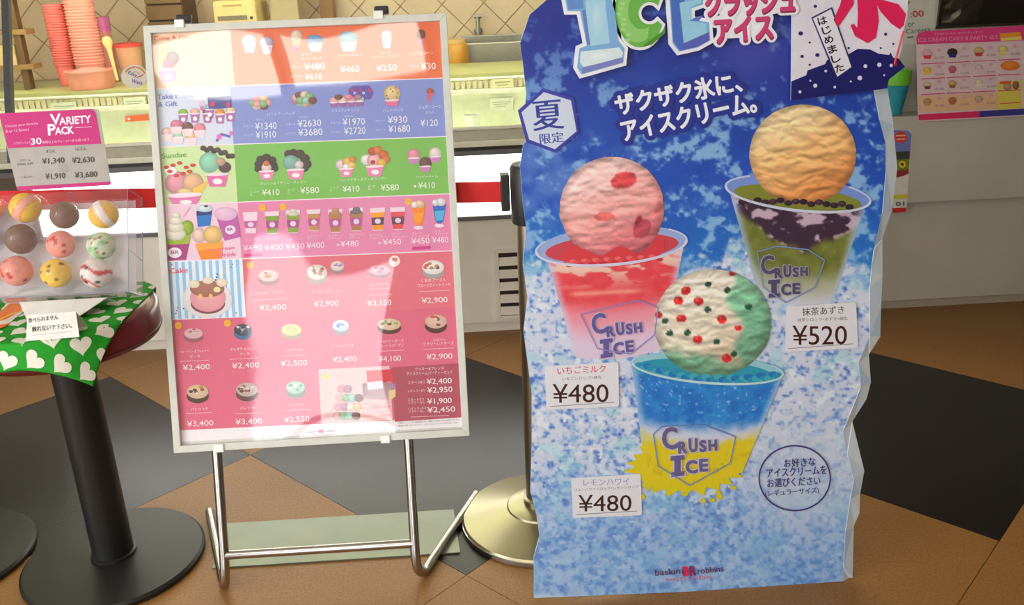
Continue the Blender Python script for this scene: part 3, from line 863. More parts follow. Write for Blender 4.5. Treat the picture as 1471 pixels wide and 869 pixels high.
# ------------------------------------------------------------------ bar stools used as display stands
SX, SY, SR, SZ = -.926, 1.94, .205, .664
M_black = mat('black_metal', (26, 26, 25), .42, .0, vary=.15, scale=90, spec=.45, bump=.1, bscale=400)
M_vinyl = mat('oxblood_vinyl', (104, 30, 26), .28, scale=50)
def stool(x, y, label):
    t = empty('bar_stool', (x, y, 0), label, 'stool')
    MB().lathe([(0, .0005), (.205, .0005), (.212, .004), (.212, .012), (.206, .018), (.05, .024), (.05, .0245), (0, .0245)], (x, y, 0), 72).build('base', M_black, t, smooth=35)
    MB().lathe([(0, .022), (.047, .022), (.047, .595), (0, .595)], (x, y, 0), 40).build('column', M_black, t, smooth=35)
    MB().lathe([(.047, .023), (.053, .023), (.053, .030), (.047, .032)], (x, y, 0), 40).build('collar', M_black, t, smooth=35)
    MB().lathe([(0, .585), (SR - .02, .585), (SR - .004, .592), (SR, .604), (SR, .648), (SR - .006, .659), (SR - .022, SZ), (0, SZ)], (x, y, 0), 72).build('seat', M_vinyl, t, smooth=50)
    MB().lathe([(SR - .0005, .6005), (SR + .0018, .602), (SR + .0018, .606), (SR - .0005, .6075)], (x, y, 0), 72).build('piping', mat('oxblood_piping', (80, 22, 20), .35), t, smooth=50)
    return t
stool(SX, SY, 'black pedestal bar stool with oxblood seat under the heart cloth')
stool(-1.365, 1.985, 'black pedestal bar stool with bare oxblood seat beside the cloth-covered one')

# heart cloth: lies flat on the seat, bends down beyond its edge
CT = SZ + .0015
ca = math.cos(math.radians(-4))
def drape(a, b, lift=0.0):
    """flat cloth coordinates (metres, corner front right = 0,0) -> point"""
    x = -.752 - a * ca + b * .015
    y = 1.672 + b + a * .03
    dx, dy = x - SX, y - SY
    d = np.sqrt(dx * dx + dy * dy); R = SR + .003
    over = np.maximum(0, d - R)
    k = np.where(over > 0, (R + over * .22) / np.maximum(d, 1e-6), 1.0)
    soft = np.where(over > 0, over * .97, 0)
    fold = .006 * np.sin(np.arctan2(dy, dx) * 9) * np.minimum(1, over / .05)
    px_, py_ = SX + dx * (k + fold), SY + dy * (k + fold)
    return np.stack([px_, py_, CT - soft + lift], -1), over, np.stack([dx, dy], -1)
cl = empty('heart_cloth', (SX, SY, CT), 'green cloth printed with white hearts draped over the stool', 'cloth')
CA, CB = .40, .42
A_, B_ = np.meshgrid(np.linspace(0, CA, 70), np.linspace(0, CB, 70))
P_, _, _ = drape(A_, B_)
Cg = mixc((34, 146, 38), (46, 166, 48), fbm(A_ * 40, B_ * 40))
o = grid_object('fabric', P_[:, ::-1], Cg[:, ::-1], print_mat('cloth_green', .75, .2), cl)
so = o.modifiers.new('thickness', 'SOLIDIFY'); so.thickness = .0012; so.offset = 0
hm = MB()
th = np.linspace(0, 2 * math.pi, 29)[:-1]
hx = 16 * np.sin(th) ** 3; hy = 13 * np.cos(th) - 5 * np.cos(2 * th) - 2 * np.cos(3 * th) - np.cos(4 * th)
hx, hy = hx / 17, hy / 17
kk = 0
for r_ in range(-1, 9):
    for q in range(-1, 9):
        ca_, cb_ = .024 + q * .058 + (r_ % 2) * .029, .022 + r_ * .050
        rot = (-.5 if (r_ % 2) else .55) + .1 * ((q * 7 + r_ * 3) % 3)
        s = .0235
        for ringn in (1,):
            ua = ca_ + s * (hx * math.cos(rot) - hy * math.sin(rot)); ub = cb_ + s * (hx * math.sin(rot) + hy * math.cos(rot))
            ua = np.clip(ua, .001, CA - .001); ub = np.clip(ub, .001, CB - .001)
            if ua.max() - ua.min() < .008 or ub.max() - ub.min() < .008: continue
            pts = []; rings = [0, .35, .7, 1.0]
            for t_ in rings:
                pa, pb = ca_ + (ua - ca_) * t_, cb_ + (ub - cb_) * t_
                pa = np.clip(pa, .001, CA - .001); pb = np.clip(pb, .001, CB - .001)
                Pw, ov, rad = drape(pa, pb)
                rl = np.linalg.norm(rad, axis=-1, keepdims=True) + 1e-6
                outw = np.where(ov[:, None] > 0, np.concatenate([rad / rl, np.full((len(ov), 1), .3)], 1), np.array([0, 0, 1.0]))
                pts.append(Pw + outw * .0016)
            pts = np.vstack(pts); m_ = len(th)
            f = []
            for k in range(3):
                for j in range(m_):
                    j2 = (j + 1) % m_
                    f.append((k * m_ + j, (k + 1) * m_ + j, (k + 1) * m_ + j2, k * m_ + j2) if k else (j, m_ + j, m_ + j2))
            hm.add(pts, f, (232, 230, 214))
hm.build('heart_print', print_mat('cloth_white', .75, .2), cl)

# ------------------------------------------------------------------ clear display case with ice cream balls
M_clear = clear_mat('clear_plastic', rough=.04, ior=1.33, tint=(.98, .975, .99), milk=.01, milkc=(.86, .84, .95))
M_dome = clear_mat('blister_dome', rough=.06, ior=1.42, tint=(.985, .98, .99), gain=1.2, milk=.01)
tilt = math.radians(27)
dk_o = np.array([-.742, 1.90, .703])            # front lower right corner of the case
dk_up = np.array([0, math.sin(tilt), math.cos(tilt)]); dk_n = np.array([0, -math.cos(tilt), math.sin(tilt)])
DW, DH, DD, DF = .47, .222, .052, -.032        # width, height, back and front depth
case = empty('display_case', (dk_o[0] - DW / 2, 1.96, CT + .0015), 'clear plastic display case of sample scoops tilted on the stool', 'display case')
def cs(a, b, d): return dk_o + np.array([-a, 0, 0]) + dk_up * b - dk_n * d
def cbox(b_, a0, a1, v0, v1, d0, d1):
    b_.add([cs(a, v, d) for a in (a0, a1) for v in (v0, v1) for d in (d0, d1)],
           [(0, 1, 3, 2), (4, 6, 7, 5), (0, 4, 5, 1), (2, 3, 7, 6), (0, 2, 6, 4), (1, 5, 7, 3)]); return b_
cbox(MB(), 0, DW, 0, DH, DF, DF + .002).build('front_sheet', M_clear, case)
cbox(MB(), 0, DW, 0, DH, DD - .002, DD).build('back_sheet', M_clear, case)
cbox(MB(), 0, .002, 0, DH, DF + .002, DD - .002).build('side_sheet', M_clear, case)
cbox(MB(), DW - .002, DW, 0, DH, DF + .002, DD - .002).build('side_sheet', M_clear, case)
cbox(MB(), .002, DW - .002, 0, .002, DF + .002, DD - .002).build('bottom_sheet', M_clear, case)
M_edge = mat('clear_edge', (150, 146, 176), .2, spec=.6)
eg = MB()
for a, b in (((0, 0, DF), (DW, 0, DF)), ((0, 0, DF), (0, DH, DF)), ((0, 0, DD), (0, DH, DD)), ((0, DH, DF), (0, DH, DD)), ((0, 0, DF), (0, 0, DD)), ((0, DH * .42, DF), (0, DH * .36, DD))):
    eg.tube([cs(*a), cs(*b)], .0008, 6)
eg.build('edges', M_edge, case)
TR = DD - .006                                    # the blister tray stands inside near the back
tray = cbox(MB(), .012, DW - .004, .004, DH - .006, TR, TR + .002).build('tray', clear_mat('tray_film', rough=.1, ior=1.45, gain=1.2, milk=.34, milkc=(.86, .83, .88)), case)
tp = Plane(cs(0, 0, TR), (1, 0, 0), dk_up)
balls = [  # px, py, radius px, palette
    (-6, 306, 20, 'orange'), (49, 304, 23, 'swirl_yellow'), (103, 314, 21, 'choc'), (159, 313, 22, 'swirl_peach'),
    (-12, 346, 19, 'darkgreen'), (43, 348, 23, 'choc'), (98, 355, 21, 'strawberry'), (155, 357, 21, 'mint'),
    (-14, 391, 20, 'strawberry'), (37, 393, 23, 'strawberry'), (92, 396, 22, 'yellowchip'), (149, 396, 23, 'ribbon')]
BALL = {'orange': ('bright orange', (255, 150, 30)), 'swirl_yellow': ('yellow and pink swirled', (250, 206, 50)), 'choc': ('chocolate brown', (126, 92, 66)),
        'swirl_peach': ('peach, white and yellow swirled', (246, 196, 140)), 'darkgreen': ('dark green', (40, 110, 84)), 'strawberry': ('pink red-flecked', (246, 160, 138)),
        'mint': ('pale mint and cream', (214, 228, 190)), 'yellowchip': ('yellow brown-flecked', (250, 206, 66)), 'ribbon': ('white, red and black ribboned', (240, 228, 214))}
rowname = ['top row', 'middle row', 'bottom row']
nbr = {0: 'left of the yellow swirled one', 1: '', 2: '', 3: ''}
for i, (bx, by, br, pal) in enumerate(balls):
    u, v = tp.hit([bx], [by]); cW = tp.world(u, v, 0)[0]
    rad = br / F_PX * 2.23 * .97
    cW = cW + tp.n * (rad + .0012)
    desc, base_c = BALL[pal]
    row = i // 4
    lab = '%s ice cream ball in the %s of the display case' % (desc, rowname[row])
    if i == 8: lab = 'pink red-flecked ice cream ball at the far end of the bottom row'
    t = empty('ice_cream_ball', tuple(cW - tp.n * rad), lab, 'ice cream', 'sample scoops in the display case')
    nu, nv = 44, 28
    th_ = np.linspace(0, 2 * math.pi, nu); ph_ = np.linspace(0.001, math.pi - .001, nv)
    T_, F_ = np.meshgrid(th_, ph_)
    lx, ly, lz = np.sin(F_) * np.cos(T_), np.cos(F_), np.sin(F_) * np.sin(T_)   # x right, y up, z to the viewer
    bumpv = 1 + .025 * (fbm(lx * 4 + i, ly * 4 + lz * 3, i) - .5)
    Pb = cW + rad * .86 * bumpv[..., None] * (lx[..., None] * tp.ex + ly[..., None] * tp.ey + lz[..., None] * tp.n)
    c_ = np.tile(np.array(base_c, float), (nv, nu, 1))
    c_ = c_ * (.94 + .12 * fbm(lx * 9, ly * 9 + lz * 7, i))[..., None]
    def spots(c_, n, colr, size, seed):
        r2 = np.random.RandomState(seed)
        for _ in range(n):
            a_, b_ = r2.uniform(-.75, .75, 2); zz = math.sqrt(max(.05, 1 - a_ * a_ - b_ * b_)); q_ = np.array([a_, b_, zz]); q_ /= np.linalg.norm(q_)
            dd = (lx - q_[0]) ** 2 + ((ly - q_[1]) * 1.3) ** 2 + (lz - q_[2]) ** 2
            c_ = mixc(c_, colr, 1 - sstep((size * .6) ** 2, size ** 2, dd))
        return c_
    if pal == 'strawberry': c_ = spots(c_, 7, (206, 62, 56), .2, i)
    if pal == 'yellowchip': c_ = spots(c_, 7, (120, 70, 30), .17, i + 1)
    if pal == 'mint':
        c_ = mixc(c_, (150, 204, 130), sstep(.45, .6, fbm(lx * 2 + 3, ly * 2, 4))); c_ = spots(c_, 6, (210, 80, 60), .13, i); c_ = spots(c_, 4, (40, 70, 50), .12, i + 3)
    if pal == 'swirl_yellow':
        s_ = np.sin(5.2 * (lx * .8 - ly * .6) + .6); c_ = mixc(c_, (248, 176, 140), sstep(.1, .35, s_)); c_ = mixc(c_, (240, 120, 60), 1 - sstep(.04, .22, np.abs(s_ - .2)))
    if pal == 'swirl_peach':
        s_ = np.sin(4.6 * (lx * .9 + ly * .5) + 1.2); c_ = mixc(c_, (248, 240, 226), sstep(.2, .5, s_)); c_ = mixc(c_, (246, 200, 60), sstep(.3, .55, -s_ + .2 - ly)); c_ = mixc(c_, (236, 130, 60), 1 - sstep(.05, .2, np.abs(s_ + .1)))
    if pal == 'ribbon':
        s_ = ly + .28 * np.sin(3 * lx); c_ = mixc(c_, (216, 60, 52), 1 - sstep(.1, .16, np.abs(s_ - .1))); c_ = mixc(c_, (216, 60, 52), 1 - sstep(.06, .1, np.abs(s_ + .8))); c_ = spots(c_, 4, (40, 34, 34), .2, 21)
    if pal == 'choc': c_ = c_ * (.9 + .22 * fbm(lx * 14, ly * 14, 9))[..., None]
    grid_object('scoop', Pb, c_, print_mat('ice_cream', .55, .4), t)
    d1 = MB()
    prof = [(rad * 1.05, 0), (rad * 1.0, .002)] + [(rad * .98 * math.cos(q), .002 + rad * 1.94 * math.sin(q)) for q in np.linspace(0.08, math.pi / 2, 9)]
    prof[-1] = (0, prof[-1][1])
    d1.lathe(prof, cW - tp.n * rad, 28, tp.n)
    d1.build('blister', M_dome, t, smooth=60)
# white riser holding the case up
ris = empty('card_riser', (-.93, 1.93, CT), 'white folded card riser under the tilted display case', 'riser')
MB().slab([(-.945, 1.835, CT + .0026), (-.86, 1.835, CT + .0026), (-.80, 1.896, .698), (-.985, 1.896, .698)], (0, .0, -.0015)).build('front_flap', M_paper, ris)
MB().slab([(-.985, 2.06, CT + .003), (-.80, 2.06, CT + .003), (-.80, 1.972, .718), (-.985, 1.972, .718)], (0, .0015, 0)).build('back_flap', M_paper, ris)
MB().slab([(-.80, 1.897, .697), (-.985, 1.897, .697), (-.985, 1.940, .675), (-.80, 1.940, .675)], (0, 0, -.0012)).build('shelf_flap', M_paper, ris)
# tent card with hand-written note
tq = [on_z(37, 490, CT + .002), on_z(114, 484, CT + .002)]
tb = (tq[0] + tq[1]) / 2
t = empty('tent_card', tuple(tb), 'small white folded card with two handwritten lines on the cloth', 'card')
q0, q1 = tq; rise = .047
Pt = Plane(q0, q1 - q0, np.array([0, .022, rise]))
w2 = np.linalg.norm(q1 - q0); hl = math.hypot(.022, rise)
MB().slab(Pt.world([0, w2, w2 - .006, .004], [0, 0, hl, hl]), -Pt.n * .0006).build('front_leaf', M_paper, t)
back = Plane(Pt.world(.004, hl) - 0, q1 - q0, np.array([0, .03, -rise]))
MB().slab(back.world([0, w2 - .01, w2 - .006, -.02], [0, 0, hl * 1.06, hl * 1.06]), back.n * .0006).build('back_leaf', M_paper, t)
pr = Print(Pt)
pr.text('食べられません', 40, 464, 83, 460, 7, (40, 38, 38), bold=.01)
pr.text('触れないで下さい。', 46, 477, 103, 473, 7.5, (40, 38, 38), bold=.01)
pr.line([(42, 470), (84, 468)], .7, (190, 188, 196)); pr.line([(46, 482), (104, 478)], .7, (190, 188, 196))
pr.build('handwriting', INK, t)
# orange leaflet under the case
q = [on_z(-22, 478, CT + .003), on_z(8, 468, CT + .003), on_z(60, 426, CT + .003), on_z(16, 426, CT + .003)]
t = empty('orange_leaflet', tuple(q[0]), 'orange and white leaflet lying on the heart cloth', 'leaflet')
MB().slab(q, (0, 0, -.0012)).build('sheet', M_paper, t)
lp = Plane((0, 0, CT + .003), (1, 0, 0), (0, 1, 0))
pr = Print(lp, .0003)
pr.poly([(-14, 466), (0, 448), (14, 436), (44, 436), (24, 450), (10, 458)], (236, 120, 36)); pr.poly([(-20, 478), (-8, 468), (14, 464), (6, 470)], (232, 110, 30))
pr.line([(-6, 462), (14, 452), (34, 446)], 1.6, (246, 200, 80)); pr.ell(34, 431, 2.2, 1.4, (40, 36, 40)); pr.ell(45, 430, 3, 1.6, (40, 36, 40)); pr.ell(53, 428, 2.6, 1.2, (60, 56, 60))
pr.build('printed_picture', INK, t)

# variety pack sign above the case
vt_ = math.radians(14)
vp = Plane((-.90, 2.03, .93), (1, 0, 0), (0, math.sin(vt_), math.cos(vt_)))
px = round_poly([(25, 274), (160, 266), (141, 156), (-2, 163)], 5)
u, v = vp.hit([p[0] for p in px], [p[1] for p in px]); Wv = vp.world(u, v)
sg = empty('variety_sign', (-.90, 2.0, .86), 'magenta and grey variety pack price sign above the display case', 'sign')
MB().slab(Wv[::1], -vp.n * .002).build('plate', mat('sign_grey', (170, 163, 155), .5), sg)
su, sv = vp.hit([95, 101], [268, 268])
sb_ = vp.world(su, sv, -.003)
top_b = cs(DW / 2, DH, DD)
MB().slab([(sb_[0][0] - .01, sb_[0][1], sb_[0][2] + .05), (sb_[0][0] - .01, top_b[1] + .004, cs(0, DH - .05, DD)[2]), (sb_[0][0] + .01, top_b[1] + .004, cs(0, DH - .05, DD)[2]), (sb_[0][0] + .01, sb_[0][1], sb_[0][2] + .05)], (0, .002, 0)).build('clear_stem', M_clear, sg)
pr = Print(vp, .0008)
MG = (196, 30, 118)
pr.poly([(11.5, 213), (145.5, 206.5), (137.5, 162), (133, 156.8), (5, 162.6), (-1, 164), (0, 168)], MG)
pr.poly([(23.5, 268), (159, 260.8), (160, 264), (157, 266.3), (28, 273.6), (25, 272)], MG)
pr.text('V', 73.5, 179, 87.5, 178, 14.5, (250, 236, 246), bold=.03); pr.text('ARIETY', 86, 179.5, 131, 176, 10.5, (250, 236, 246), bold=.025)
pr.text('P', 70, 194, 80, 193.4, 15, (250, 236, 246), bold=.035); pr.text('ACK', 80, 193.5, 106, 191.7, 10.5, (250, 236, 246), bold=.03)
pr.line([(108, 183.5), (132, 182)], .8, (246, 190, 224))
pr.text('Choose your favorite', 8, 184, 55, 179.5, 4.2, (246, 190, 224)); pr.text('8 or 12 flavors', 9, 191, 42, 187.6, 4.2, (246, 190, 224))
pr.text('バラエティパック', 20, 208, 44, 206.5, 4, (246, 196, 226)); pr.text('30', 45, 208, 60, 206.8, 9, (252, 240, 248), bold=.02); pr.text('種類以上のフレーバーから選べます', 61, 206.5, 129, 202.5, 4, (246, 196, 226))
DKT = (70, 66, 62)
pr.text('8コ入', 67, 220, 79, 219.4, 5.5, DKT); pr.text('12コ入', 109, 217, 124, 216.2, 5.5, DKT)
pr.text('スモール', 29, 232, 44, 231.2, 3, DKT); pr.text('SMALL SIZE', 25, 237.5, 48, 236.2, 2.8, DKT)
pr.text('¥1,340', 61, 237, 93, 235, 9.5, DKT, bold=.008); pr.text('¥2,630', 104, 236, 136, 234, 9.5, DKT, bold=.008)
pr.text('レギュラー', 31, 256.5, 48, 255.5, 3.6, DKT)
pr.text('¥1,910', 66, 259, 94, 257.2, 9.5, DKT, bold=.008); pr.text('¥3,680', 108, 257, 140, 255, 9.5, DKT, bold=.008)
pr.build('lettering', INK, sg)

# ------------------------------------------------------------------ belt posts
M_brass = mat('satin_steel', (160, 154, 126), .3, 1.0, vary=.03, scale=4)
M_postm = mat('post_steel', (150, 140, 124), .32, 1.0, vary=.05, scale=20)
def belt_post(x, y, label):
    t = empty('belt_post', (x, y, 0), label, 'barrier post')
    bs = MB().lathe([(0, .0005), (.198, .0005), (.2, .003), (.2, .014), (.196, .019), (.12, .036), (.085, .045), (.082, .049), (.05, .056), (0, .056)], (x, y, 0), 96).build('base', M_brass, t, smooth=20)
    MB().lathe([(.2001, .002), (.2025, .003), (.2025, .013), (.2001, .0145)], (x, y, 0), 96).build('edge_band', mat('edge_chrome', (190, 192, 196), .2, 1.0), bs, smooth=40)
    MB().lathe([(.035, .052), (.042, .052), (.042, .072), (.035, .075)], (x, y, 0), 48).build('collar', M_postm, t, smooth=40)
    MB().lathe([(0, .052), (.035, .052), (.035, .80), (0, .80)], (x, y, 0), 48).build('post', M_postm, t, smooth=40)
    hd = MB().lathe([(0, .79), (.043, .79), (.045, .795), (.045, .915), (.04, .923), (0, .925)], (x, y, 0), 40).build('head', mat('black_plastic', (30, 29, 30), .45), t, smooth=40)
    return t
BPX, BPY = .128, 2.0
belt_post(BPX, BPY, 'satin steel belt post with domed base half hidden by the tall standee')
belt_post(-1.95, 2.30, 'satin steel belt post at the far end of the red belt')
bt = empty('red_belt', (BPX - .06, BPY + .023, .83), 'flat red retractable belt stretched behind the menu board', 'belt')
p0, p1 = np.array([BPX - .060, BPY + .024]), np.array([-1.95 + .046, 2.30])
MB().slab([(p1[0], p1[1], .830), (p0[0], p0[1], .832), (p0[0], p0[1], .880), (p1[0], p1[1], .878)], (.0002, .0016, 0)).build('webbing', mat('red_webbing', (206, 16, 14), .6, bump=.3, bscale=500), bt)
MB().box(BPX - .066, BPX - .0455, BPY + .004, BPY + .042, .815, .898).build('end_clip', mat('black_plastic', (30, 29, 30), .45), bt, bevel=.003)

# ------------------------------------------------------------------ easel menu board
LEAN = math.radians(17.3)
MBY = 1.738
mp_ = Plane((-.37, MBY, 0), (1, 0, 0), (0, math.sin(LEAN), math.cos(LEAN)))
menu = empty('menu_board', (-.38, 1.95, 0), 'white framed easel board with a colourful ice cream menu on tube legs', 'menu board')
M_frame = mat('white_frame', (208, 209, 200), .35)
corn = [(208, 38), (641, 19), (675, 627), (249, 649)]
U, V_ = mp_.hit([c[0] for c in corn], [c[1] for c in corn])
u0, u1 = (U[0] + U[3]) / 2, (U[1] + U[2]) / 2
v0, v1 = (V_[2] + V_[3]) / 2, (V_[0] + V_[1]) / 2
FW = .016
def bar(q, d0, d1, name, m, bevel=.0012):
    q = np.array(q, float)
    return MB().slab(mp_.world(q[:, 0], q[:, 1], d1), -mp_.n * (d1 - d0)).build(name, m, menu, bevel=bevel)
bar([(u0, v0), (u1, v0), (u1 - FW, v0 + FW), (u0 + FW, v0 + FW)], -.012, .005, 'frame_rail', M_frame)
bar([(u1, v1), (u0, v1), (u0 + FW, v1 - FW), (u1 - FW, v1 - FW)], -.012, .005, 'frame_rail', M_frame)
bar([(u0, v1), (u0, v0), (u0 + FW, v0 + FW), (u0 + FW, v1 - FW)], -.012, .005, 'frame_rail', M_frame)
bar([(u1, v0), (u1, v1), (u1 - FW, v1 - FW), (u1 - FW, v0 + FW)], -.012, .005, 'frame_rail', M_frame)
MB().slab(mp_.world(np.array([u0, u1, u1, u0]) + np.array([1, -1, -1, 1]) * .004, np.array([v0, v0, v1, v1]) + np.array([1, 1, -1, -1]) * .004, -.006), -mp_.n * .006).build('backing', mat('backing_white', (214, 212, 206), .6), menu)
# clips
def clip_at(px, py, down=False):
    u, v = mp_.hit([px], [py]); u, v = u[0], v[0]
    cpos = mp_.world(u, v, .004)
    o = MB().obox(cpos, mp_.ex, mp_.ey, mp_.n, .0105, .009, .005).build('clip', mat('clip_white', (240, 240, 238), .25), menu, bevel=.002)
    if not down:
        MB().obox(mp_.world(u + .006, v + .014, -.012), mp_.ex, mp_.ey, mp_.n, .016, .009, .009).build('clip_spring', mat('clip_black', (44, 42, 44), .5), menu, bevel=.005)
clip_at(259, 35); clip_at(544, 22.5); clip_at(316, 643, True); clip_at(554, 630, True)

INKM = print_mat('menu_ink', .45, .4)
W = (250, 244, 248)
def section(cols_pts, name='menu_section', lift=-.0054):
    """a printed band of the poster: one or more flat coloured areas"""
    pr = Print(mp_, lift)
    for pts, col in cols_pts: pr.poly(pts, col)
    return pr.build(name, INKM, menu)
def P():
    return Print(mp_, -.0046)
PX = lambda y, side: (218 + (y - 48) * (41 / 586.)) if side == 'l' else (632 + (y - 30) * (32 / 582.))
# paper margin (white) first
section([([(217, 47), (633, 29), (666, 613), (257.5, 635.5)], (242, 236, 240))], 'poster_sheet', -.0058)
ORG, BLU, GRN, PNK = (236, 116, 74), (134, 148, 214), (124, 190, 84), (228, 134, 178)

def scoop(pr, x, y, rx, ry, col, dark=.78):
    pr.ell(x, y, rx, ry, tuple(min(255, int(c * 1.04)) for c in col), tuple(int(c * dark) for c in col), n=20)
def tub(pr, x, y, w, h, col=(226, 110, 160), badge=True, rim=(248, 226, 236)):
    pr.poly([(x - w / 2, y), (x + w / 2, y - .05 * w), (x + w * .36, y + h), (x - w * .34, y + h)], col)
    pr.ell(x, y - .02 * w, w / 2 * 1.05, max(1.2, w * .07), rim, n=16, rot=-.05)
    if badge: pr.ell(x + w * .02, y + h * .55, w * .22, h * .25, (246, 240, 244), n=14)
def drink(pr, x, y, w, h, liquid, band=(176, 66, 140), cream=None, dome=True):
    """photo of a plastic drink cup: x,y top centre"""
    pr.poly([(x - w * .5, y), (x + w * .5, y - .05 * w), (x + w * .36, y + h), (x - w * .32, y + h)], (240, 214, 230))
    pr.poly([(x - w * .46, y + h * .2), (x + w * .47, y + h * .18), (x + w * .35, y + h * .96), (x - w * .31, y + h * .97)], liquid)
    if band is not None:
        pr.poly([(x - w * .42, y + h * .42), (x + w * .43, y + h * .40), (x + w * .38, y + h * .74), (x - w * .36, y + h * .76)], band)
        pr.ell(x + w * .02, y + h * .58, w * .2, h * .12, (226, 214, 234), n=14)
    if cream is not None:
        pr.ell(x, y + h * .16, w * .42, h * .1, cream, tuple(int(c * .8) for c in cream), n=16); pr.ell(x + w * .03, y + h * .03, w * .26, h * .1, cream, tuple(int(c * .85) for c in cream), n=14)
def gem(pr, x, y, rx, ry, top, side, deco):
    """photo of a round cake"""
    pr.ell(x, y + ry * .5, rx, ry * .8, tuple(int(c * .8) for c in side), tuple(int(c * .7) for c in side), n=22)
    pr.ell(x, y, rx * .98, ry * .78, top, tuple(int(c * .9) for c in top), n=22)
    rr = np.random.RandomState(int(x * 7 + y) % 1000)
    for k in range(9):
        a, q = rr.uniform(0, 6.28), rr.uniform(.1, .72)
        c = deco[k % len(deco)]
        pr.ell(x + rx * q * math.cos(a), y + ry * .7 * q * math.sin(a) - ry * .12, rx * .2, ry * .17, c, tuple(int(v * .8) for v in c), n=10)

# ---- band 1: cones, orange
s1 = section([([(218, 48), (632, 30), (640.6, 111), (223, 127)], ORG), ([(218, 48), (330, 43.2), (336, 122.5), (223, 127)], (244, 208, 176))])
pr = P()
pr.text('Cone', 220, 58, 243, 57, 7, (236, 110, 80), bold=.01).text('& Cup', 246, 57, 272, 56, 7, (236, 110, 80), bold=.01)
scoop(pr, 233, 76, 10, 11, (240, 206, 150)); scoop(pr, 247, 83, 9, 10, (150, 140, 150)); scoop(pr, 241, 92, 9, 7, (206, 120, 160)); tub(pr, 240, 100, 26, 17, (226, 150, 196)); 
pr.build('printed_picture', INKM, s1)
pr = P()
scoop(pr, 357, 58, 11, 9, (190, 214, 226)); tub(pr, 358, 64, 18, 11, (232, 196, 214)); scoop(pr, 382, 60, 10, 8, (206, 196, 226)); tub(pr, 383, 66, 16, 11, (232, 200, 222))
pr.build('printed_picture', INKM, s1)
pr = P()
scoop(pr, 425, 51, 8.5, 9, (238, 214, 190)); pr.poly([(418, 58), (432, 57), (428, 68), (421, 68)], (214, 170, 120)); pr.poly([(418, 67), (429, 66), (424, 78)], (232, 100, 160))
pr.build('printed_picture', INKM, s1)
for (x, y, rx, ry, c, cc, ch) in ((452, 57, 12.5, 8, (110, 160, 210), (236, 190, 214), 11), (500, 54, 14, 10, (150, 196, 214), (240, 206, 222), 12), (555, 51, 8, 8, (226, 214, 226), (240, 214, 226), 12)):
    pr = P(); scoop(pr, x, y, rx, ry, c); tub(pr, x + .5, y + ry * .7, rx * 1.7, ch, cc, badge=False); pr.build('printed_picture', INKM, s1)
pr = P(); scoop(pr, 604, 49, 7, 7.5, (124, 66, 44)); pr.poly([(600, 55), (609, 54.5), (606, 68)], (236, 120, 170)); pr.build('printed_picture', INKM, s1)
pr = P()
for (s, x0, y0, x1, h) in (('ダブル', 432, 79.5, 448, 4), ('コーン・カップ', 432, 86, 462, 4), ('トリプルカップ', 487, 81.5, 520, 4.5), ('キッズ', 547, 77, 562, 4), ('コーン・カップ', 536, 83, 572, 4), ('ワッフルコーン', 589, 79, 622, 5)):
    pr.text(s, x0, y0, x1, y0 - .045 * (x1 - x0), h, W)
for (s, x0, y0, x1, h) in (('¥480', 437, 100, 466, 9.5), ('¥610', 438, 114, 462, 8), ('¥460', 489, 104, 516, 9.5), ('¥250', 541, 102, 570, 9.5), ('¥30', 605, 99.5, 626, 9.5), ('スモール', 417, 98, 432, 3.5), ('レギュラー', 417, 111, 433, 3.5), ('プラス', 589, 97, 602, 4)):
    pr.text(s, x0, y0, x1, y0 - .045 * (x1 - x0), h, W, bold=.006 if s[0] == '¥' else 0)
pr.build('lettering', INKM, s1)

# ---- band 2: take home, blue
s2 = section([([(223, 127.6), (640.8, 111.8), (645, 195), (228, 210.6)], BLU), ([(223, 127.6), (329, 123.6), (334.5, 206.5), (228, 210.6)], (214, 222, 240))])
pr = P()
pr.text('Take Home', 225, 142.5, 279, 139.5, 7, (104, 112, 190), bold=.01); pr.text('& Gift', 226, 153, 254, 151.5, 7, (104, 112, 190), bold=.01)
pr.poly([(297, 139), (331, 137), (332, 154), (299, 157)], (70, 74, 150)); pr.ell(304, 149, 4, 4, (206, 60, 100)); pr.ell(327, 150, 3, 4, (206, 60, 100)); pr.ell(289, 150, 4, 6, (220, 200, 222)); pr.poly([(286, 152), (292, 152), (291, 158), (287, 158)], (206, 120, 190))
pr.build('printed_picture', INKM, s2)
for k, (x, y, c) in enumerate(((262, 161, (150, 190, 60)), (279, 160, (246, 190, 160)), (297, 160, (130, 90, 70)), (315, 161, (244, 150, 30)), (330, 158, (240, 214, 170)), (300, 154, (150, 200, 200)))):
    pr = P(); scoop(pr, x, y, 7, 5, c); tub(pr, x, y + 3, 14, 13, (176, 110, 170)); pr.build('printed_picture', INKM, s2)
for k, (x, y, c) in enumerate(((252, 179, (226, 130, 160)), (268, 182, (130, 84, 70)), (286, 184, (240, 140, 160)), (239, 190, (238, 200, 196)), (255, 193, (170, 220, 190)), (274, 195, (238, 196, 150)))):
    pr = P(); scoop(pr, x, y, 8.5, 7.5, c); tub(pr, x, y + 4, 17, 9, (240, 220, 224), badge=False); pr.build('printed_picture', INKM, s2)
pr = P(); pr.line([(310, 203), (316, 192), (330, 196)], 3.4, (90, 100, 190)); pr.ell(314, 196, 4, 4, (236, 110, 190)); pr.ell(331, 191, 3, 3.4, (236, 110, 190)); pr.build('printed_picture', INKM, s2)
SC = [(240, 176, 180), (130, 84, 70), (236, 214, 196), (150, 196, 140), (240, 150, 170), (226, 200, 150), (170, 214, 200), (190, 130, 160)]
